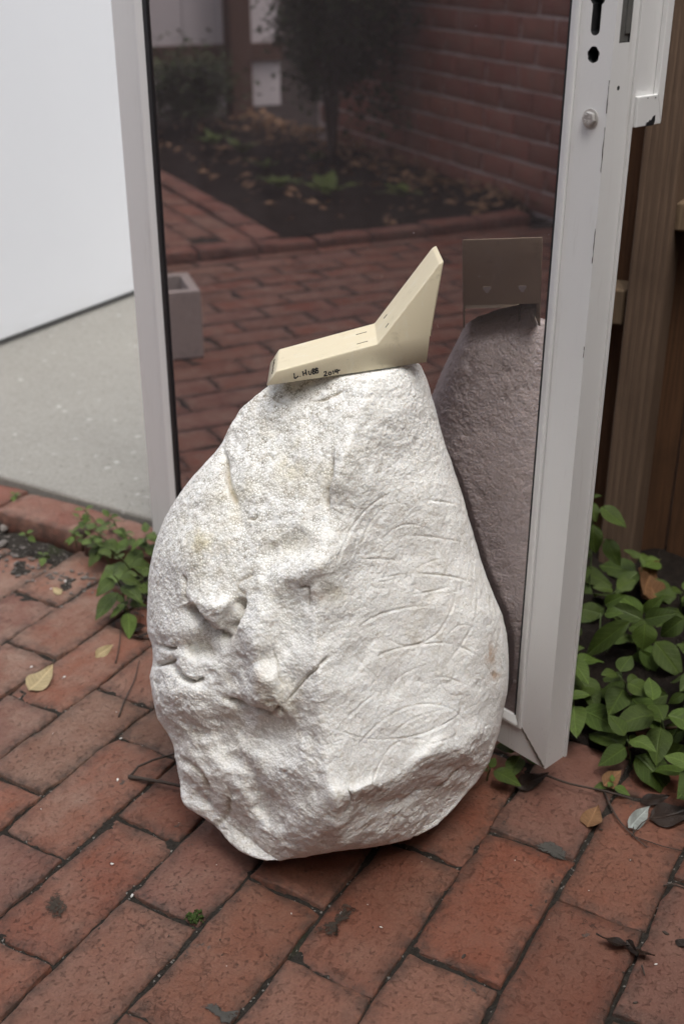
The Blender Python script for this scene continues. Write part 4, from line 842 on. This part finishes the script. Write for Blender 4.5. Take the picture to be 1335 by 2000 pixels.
dead_leaf(1228, 1848, 1165, 1842, 1.0, 'leaf_dark', 'longest of the three wet brown leaves in the right foreground', .3, .5, lift=.008, seed=9)
dead_leaf(1235, 1850, 1265, 1880, 1.3, 'leaf_dark', 'crumpled wet leaf at the middle of the leaf cluster', .5, -.6, lift=.008, seed=10)
dead_leaf(1222, 1836, 1248, 1862, 1.1, 'leaf_dark', 'small folded wet leaf standing up in the leaf cluster', .6, .9, lift=.010, seed=11)
dead_leaf(1318, 1835, 1345, 1855, 1.3, 'leaf_dark', 'torn black leaf scrap cut off by the right edge', .2, .0, seed=12)
dead_leaf(1005, 1537, 1062, 1520, 1.0, 'leaf_dark', 'dark dead leaf lying under the door corner', .3, .3, seed=13, z=.004)
dead_leaf(1258, 1160, 1245, 1128, 1.2, 'leaf_brown', 'pale brown dry leaf standing against the fence foot', .5, .8, lift=.05, seed=14)
dead_leaf(1285, 1175, 1270, 1150, 1.2, 'leaf_brown', 'curled brown leaf beside the dry leaf at the fence foot', .5, -.5, lift=.04, seed=15)
dead_leaf(240, 1225, 290, 1232, .8, 'leaf_dark', 'dark dry leaf behind the boulder at left', .4, .4, seed=16)
dead_leaf(255, 1245, 300, 1250, .7, 'leaf_dark', 'shrivelled dark leaf just left of the boulder', .4, -.4, seed=17)
dead_leaf(120, 1160, 105, 1152, 1.3, 'leaf_yellow', 'tan scrap of leaf in the grit by the kerb', .2, 0, seed=18)
def twig(pts, r, label, z=.003, extra=()):
    mb = MB(); P = [on_z(u, v, z+dz) for u, v, dz in pts]; mb.tube([np.array(x) for x in smooth_poly(P, 4)], [r*(1-.45*i/(4*len(P)-4)) for i in range(4*len(P)-3)], 7)
    for e in extra: Q = [on_z(u, v, z+dz) for u, v, dz in e]; mb.tube(Q, [r*.6*(1-.4*i/len(Q)) for i in range(len(Q))], 6)
    return tag(mb.build('twig', M['twig'], smooth=True, origin=P[0]), label, 'twig')
twig([(252, 1517, .003), (290, 1523, .006), (330, 1530, .009), (372, 1540, .01)], .0030, 'straight dead twig poking out from under the boulder at left', .002, [[(254, 1517, .004), (270, 1497, .008), (300, 1484, .012), (335, 1474, .016), (365, 1465, .018)]])
twig([(232, 1400, .002), (245, 1365, .003), (262, 1330, .003), (272, 1290, .002)], .0013, 'thin brown twig lying across two pavers left of the boulder', .001)
twig([(226, 1295, .002), (233, 1262, .003), (236, 1225, .002)], .0012, 'short bent twig behind the small curled leaf', .001)
twig([(1178, 1545, .004), (1200, 1590, .003), (1225, 1622, .003), (1262, 1655, .002)], .0013, 'dark forked twig on the paver below the weeds', .001, [[(1232, 1632, .003), (1252, 1608, .006), (1275, 1592, .012)], [(1232, 1632, .002), (1290, 1652, .002), (1340, 1664, .002)], [(1235, 1632, .003), (1236, 1615, .005)]])
twig([(1295, 1730, .002), (1312, 1727, .002), (1345, 1738, .002)], .0011, 'thin twig at the right edge above the torn leaf', .001, [[(1305, 1728, .002), (1345, 1715, .004)]])
twig([(1060, 1512, .01), (1110, 1530, .01), (1180, 1545, .01), (1235, 1560, .008)], .0018, 'pale bare stem lying along the front of the clump', .004)
twig([(1252, 1885, .006), (1258, 1905, .003)], .0013, 'broken pale stalk under the wet leaf cluster', .001)
# fragments nobody would count: foam crumbs, grit and specks
def lump(mb, c, s, r, el=1., flat=.55):
    """small irregular fragment"""
    a = r.uniform(0, 3); ca, sa = math.cos(a), math.sin(a); k = len(mb.v); n = 7
    for z, q_ in ((-.9, .55), (-.1, 1.), (.7, .62)):
        for j in range(n):
            x = 2*math.pi*j/n; w_ = q_*r.uniform(.7, 1.2); X, Y = math.cos(x)*w_*el*s, math.sin(x)*w_*s/el; mb.v.append((c[0]+X*ca-Y*sa, c[1]+X*sa+Y*ca, c[2]+z*s*flat*r.uniform(.8, 1.1)))
    for i in (0, 1):
        for j in range(n): mb.f.append((k+i*n+j, k+i*n+(j+1) % n, k+(i+1)*n+(j+1) % n, k+(i+1)*n+j))
    mb.f.append(tuple(k+2*n+j for j in range(n))); mb.f.append(tuple(k+j for j in range(n))[::-1])
def crumbs(name, label, spots, mat, n, s0, s1, cat):
    mb = MB(); r = random.Random(len(name))
    for u, v, s in spots: lump(mb, on_z(u, v, s*.3), s, r, r.uniform(1.1, 1.6), .45)
    for k in range(n):
        p, q_ = r.uniform(.55, 1.34), r.uniform(-1.5, .15); s = s0*(s1/s0)**r.random(); lump(mb, PQ(p, q_, s*.3+.001), s, r, r.uniform(1., 1.7), .4)
    return tag(mb.build(name, M[mat], smooth=True), label, cat, kind='stuff')
crumbs('foam_crumbs', 'white foam crumbs scattered over the pavers', [(230, 1523, .0026), (258, 1749, .0026), (219, 1687, .0022), (744, 1811, .0016), (1072, 1798, .002), (665, 1783, .002), (236, 1442, .0018), (126, 1322, .0022), (1280, 1883, .0018), (62, 1302, .002), (128, 1135, .0028), (100, 1150, .002)], 'chip', 60, .0003, .0012, 'crumbs')
crumbs('grit_specks', 'dark specks of grit and bark on the pavers', [(1078, 1722, .0025), (1065, 1760, .0025), (1036, 1768, .002), (1173, 1620, .002), (1298, 1822, .0035), (90, 1382, .003), (1020, 1800, .0015), (905, 1868, .003), (1240, 1958, .0025)], 'twig', 420, .0004, .0016, 'grit')
crumbs('kerb_rubble', 'pebbles and rubble at the foot of the kerb', [(10, 1030, .016), (4, 1062, .014), (45, 1070, .007), (110, 1120, .005), (140, 1115, .005), (30, 1085, .006), (165, 1128, .006)]+[(random.Random(k).uniform(-10, 190), random.Random(k+500).uniform(0, 1)) for k in range(0)], 'pebble', 0, 1, 1, 'pebbles')
rub = MB(); r = random.Random(31)
for k in range(420):
    q_ = r.uniform(-1.75, -.95); lump(rub, PQ(1.30+r.gauss(0, .025), q_, .002), r.uniform(.0008, .0042)**1., r, 1.2, .5)
tag(rub.build('kerb_gravel', M['pebble'], smooth=True), 'fine gravel along the foot of the brick kerb', 'gravel', kind='stuff')

# ================================================================== GARDEN SEEN IN THE GLASS
grid('raised_bed', -.82, .30, -6.6, -3.26, .04, lambda P: .012+.03*fbm(P, 4, 4), M['soil'])
bk = empty('bed_edging'); tag(bk, kind='structure')
for j in range(-4, 6):
    o = link('brick', kv[j % 5], None, bk); o.location = PQ(.30-.05+j*.222+.06, -3.24+rr.uniform(-.006, .006), .036+rr.uniform(-.006, .006)); o.rotation_euler = (rr.uniform(-.03, .03), rr.uniform(-.03, .03), -A30+math.pi/2+rr.uniform(-.03, .03))
for j in range(13):
    o = link('brick', kv[j % 5], None, bk); o.location = PQ(.345+rr.uniform(-.006, .006), -3.41-j*.222, .040+rr.uniform(-.006, .004)); o.rotation_euler = (rr.uniform(-.03, .03), 0, -A30+rr.uniform(-.03, .03))
terr = empty('raised_paving'); tag(terr, kind='structure')
grid('joint_sand', .39, 1.44, -6.0, -3.3, .1, lambda P: .022+0*P[:, 0], M['grit'], None, terr)
for i in range(5):
    for j in range(12):
        o = link('brick', variants[(i*5+j) % 16], None, terr); o.location = PQ(.45+i*.106, -3.42-j*PL-(i % 2)*.11, .030+rr.uniform(-.003, .003)); o.rotation_euler = (0, 0, -A30+rr.uniform(-.01, .01))
# brick wall: every brick of the part that shows in the glass
wallr = empty('garden_brick_wall', PQ(-.85, -4.2, 0)); tag(wallr, 'red brick garden wall with pale mortar mirrored in the door glass', 'wall')
wv_ = [brick_mesh('brick', .225, .08, .05, 5, 3, 70+k, .0015, .002, .004) for k in range(6)]
for me in wv_: me.materials.append(M['wall_brick'])
bm_ = MB(); world_box(bm_, -1.06, -.8275, -5.48, -1.9, -.05, 2.1); bm_.build('mortar', M['mortar'], None, origin=np.array(wallr.location)); rel(bpy.context.scene.objects['mortar'], wallr)
rest = MB()
for i in range(23):
    for j in range(23):
        q_ = -7.08+j*.235+(i % 2)*.1175; z = .045+i*.09
        if q_ > -1.98 or q_ < -5.36: continue
        if i < 13 and -5.5 < q_ < -2.75:
            o = link('brick', wv_[rr.randrange(6)], None, wallr); o.rotation_euler = Matrix(((WW[0], 0, LL[0]), (WW[1], 0, LL[1]), (0, -1, 0))).to_3x3().to_euler() if False else Matrix(((-WW[0], 0, LL[0]), (-WW[1], 0, LL[1]), (0, 1, 0))).to_euler(); o.location = PQ(-.818+rr.uniform(-.002, .002), q_, z)-np.array(wallr.location)
        else: rest.box(PQ(-.843, q_, z), WW*.1125, LL*.025, V3(0, 0, .04))
tag(rel(rest.build('upper_bricks', M['wall_brick'], None, origin=np.array(wallr.location)), wallr), kind='stuff')
# cinder block
cb = MB(); cz = .18; cbp = PQ(1.135, -2.36, 0); u1, u2 = WW*math.cos(.15)+LL*math.sin(.15), LL*math.cos(.15)-WW*math.sin(.15)
def rect(c, a, b): return [c-u2*a-u1*b, c+u2*a-u1*b, c+u2*a+u1*b, c-u2*a+u1*b]
for c, a, b in ((-.0825, .195, .0125), (.0825, .195, .0125)): cb.box(u1*c+V3(0, 0, cz/2), u2*a, u1*b, V3(0, 0, cz/2))
for s in (-.182, 0, .182): cb.box(u2*s+V3(0, 0, cz/2-.0005), u2*.0128, u1*.0702, V3(0, 0, cz/2-.0005))
ob = cb.build('cinder_block', M['block'], bevel=.004); ob.location = cbp
tag(ob, 'grey hollow concrete block on the paving, mirrored at the left edge of the glass', 'concrete block')
# seedlings, litter, shrub, post and white fence at the end of the bed
for k, (p, q_, s, lab) in enumerate([(-.02, -4.08, .16, 'leafy seedling second from the bed corner, mirrored left of middle'), (-.14, -3.85, .19, 'pale leafed seedling nearest the bed edging, mirrored above the boulder'), (-.40, -3.70, .15, 'seedling nearest the brick wall among dry leaves'), (-.19, -4.96, .16, 'seedling fourth in the row along the bed'), (-.15, -5.25, .15, 'farthest seedling in the row along the bed'), (-.12, -4.5, .13, 'small seedling at the middle of the row in the bed'), (-.42, -4.6, .12, 'dull green seedling beside the shrub in the bed')]):
    r = random.Random(900+k); root = empty('seedling', PQ(p, q_, .04)); b = np.array(root.location)
    for j in range(7):
        a = j*2.4+r.uniform(-.3, .3); d = V3(math.cos(a)*.8, math.sin(a)*.8, r.uniform(.3, .9)); d /= np.linalg.norm(d); add_leaf(root, b+d*.01, b+d*s*r.uniform(.55, .9), (0, 0, 1), .75, True, 0, r)
    stem(root, [b, b+V3(0, 0, .03)], .004, .003); tag(root, lab, 'seedling', 'seedlings in the bed')
lit = MB(); r = random.Random(5)
for k in range(800):
    t = r.random(); p = -.8+abs(r.gauss(0, .17)) if r.random() < .75 else r.uniform(-.75, .2); q_ = r.uniform(-6.2, -3.3)
    if p > .25: continue
    s = r.uniform(.014, .036); a = r.uniform(0, 6.3); c = PQ(p, q_, .022+.02*r.random()+.03*float(vnoise(np.array([[p*4, q_*4, 0]]))[0])+.02)
    d = V3(math.cos(a), math.sin(a), r.uniform(-.3, .4))*s; e = V3(-math.sin(a), math.cos(a), r.uniform(-.4, .4))*s*.38
    lit.quad(c-d, c-e, c+d*.2-e*.7, c+d); lit.quad(c-d, c+d, c+d*.2+e*.7+V3(0, 0, .006), c+e+V3(0, 0, .008))
M['litter'] = leafm('dry_leaf_litter', (.26, .15, .08), (.38, .26, .14), .2, .7)
tag(lit.build('leaf_litter', M['litter']), 'dry brown leaves strewn along the brick wall in the bed', 'leaf litter', kind='stuff')
def shrub(name, label, c, rad, zc, rz, n, ls, trunk, seed, mat='bush'):
    r = random.Random(seed); root = empty(name, (c[0], c[1], .03)); b = np.array(root.location)
    tips = []; mb = MB()
    for k in range(trunk):
        a = r.uniform(0, 6.3); e = b+V3(math.cos(a)*rad*r.uniform(.2, .7), math.sin(a)*rad*r.uniform(.2, .7), zc+rz*r.uniform(-.5, .7)); m = b+(e-b)*.5+V3(0, 0, .06); tips += [m, e]; mb.tube([np.array(x) for x in smooth_poly([b, m, e], 4)], [.016-.0015*i for i in range(9)], 6)
    rel(mb.build('trunk', M['twig'], None, smooth=True, origin=b), root); lf = MB()
    cl = [(V3(r.gauss(0, .5)*rad, r.gauss(0, .5)*rad, r.gauss(0, .5)*rz)+b+V3(0, 0, zc), r.uniform(.07, .14)) for _ in range(70)]
    for k in range(n):
        cc, cr = r.choice(cl); x = cc+V3(r.gauss(0, 1), r.gauss(0, 1), r.gauss(0, 1))*cr*.6; a = r.uniform(0, 6.3); s = ls*r.uniform(.6, 1.3)
        if x[2] < .1: continue
        d = V3(math.cos(a), math.sin(a), r.uniform(-.9, .3)); d *= s/np.linalg.norm(d); e = np.cross(d, [r.uniform(-.4, .4), r.uniform(-.4, .4), 1]); e *= .28*s/(np.linalg.norm(e)+1e-9)
        lf.quad(x, x+d*.45+e, x+d, x+d*.45-e)
    rel(lf.build('foliage', M[mat], None, origin=b), root); return tag(root, label, 'shrub')
shrub('shrub', 'dark evergreen shrub before the brick wall, mirrored at the top of the glass', PQ(-.46, -4.5), .22, .70, .36, 17000, .042, 5, 11)
shrub('shrub', 'low dark shrub beside the far post, mirrored at the left of the glass', PQ(-.22, -5.85), .20, .22, .10, 3500, .045, 4, 12)
gf = empty('garden_fence', PQ(-.3, -6.35, 0)); tag(gf, 'white board fence with brown post and rails at the far end of the bed', 'fence')
def gpart(p0, p1, q0, q1, z0, z1, name, mat):
    mb = MB(); o_ = PQ((p0+p1)/2, (q0+q1)/2, z0); world_box(mb, p0, p1, q0, q1, z0, z1); return rel(mb.build(name, M[mat], None, origin=o_, bevel=.004), gf)
for p0 in (-.75, .75): gpart(p0, p0+.13, -6.36, -6.24, 0, 1.9, 'post', 'dark_post')
for z in (.32, 1.4): gpart(-1.0, 2.4, -6.40, -6.365, z, z+.10, 'rail', 'dark_post')
pp = -.99
while pp < 2.4: gpart(pp, pp+.196, -6.425, -6.402, .06, 1.85, 'board', 'white_board'); pp += .2
bx_ = MB(); world_box(bx_, -.05, .45, -6.05, -5.95, .22, .42)
tl = MB(); world_box(tl, -.10, .55, -6.20, -6.08, .0, .40); tag(tl.build('low_brick_planter', M['edging'], bevel=.01, origin=PQ(.2, -6.14, 0)), 'low terracotta planter before the white fence at the far left of the reflection', 'planter')

# ------------------------------------------------------------------ unseen timber fence, added along the right to shade the court
sf = empty('shade_fence', PQ(.4, .62, 0)); tag(sf, 'unseen tall brown paling fence added on the right to shade the court', 'fence')
pb = -1.6
while pb < 1.78:
    mb = MB(); o_ = PQ(pb+.07, .63, 0); world_box(mb, pb, pb+.138, .62, .64, -.02, 2.1); rel(mb.build('board', M['board'], None, origin=o_), sf); pb += .142

# unseen building flank, added behind the viewer to shade the near paving
M['render'] = plain('shade_block_grey', (.30, .30, .29), .9, .1, 5)
hs_ = empty('shade_block', PQ(-1.0, -.9, 0)); tag(hs_, 'unseen grey building flank added behind the viewer to shade the near paving', 'shade_block')
mb = MB(); world_box(mb, -1.5, -.86, -1.88, .60, 0, 4.7); rel(mb.build('wall', M['render'], None, origin=PQ(-1.0, -.9, 0)), hs_)
mb = MB(); world_box(mb, -1.6, -.72, -2.0, .70, 4.7, 4.82); rel(mb.build('shade_block_top', M['white_board'], None, origin=PQ(-1.0, -.9, 4.7), bevel=.01), hs_)
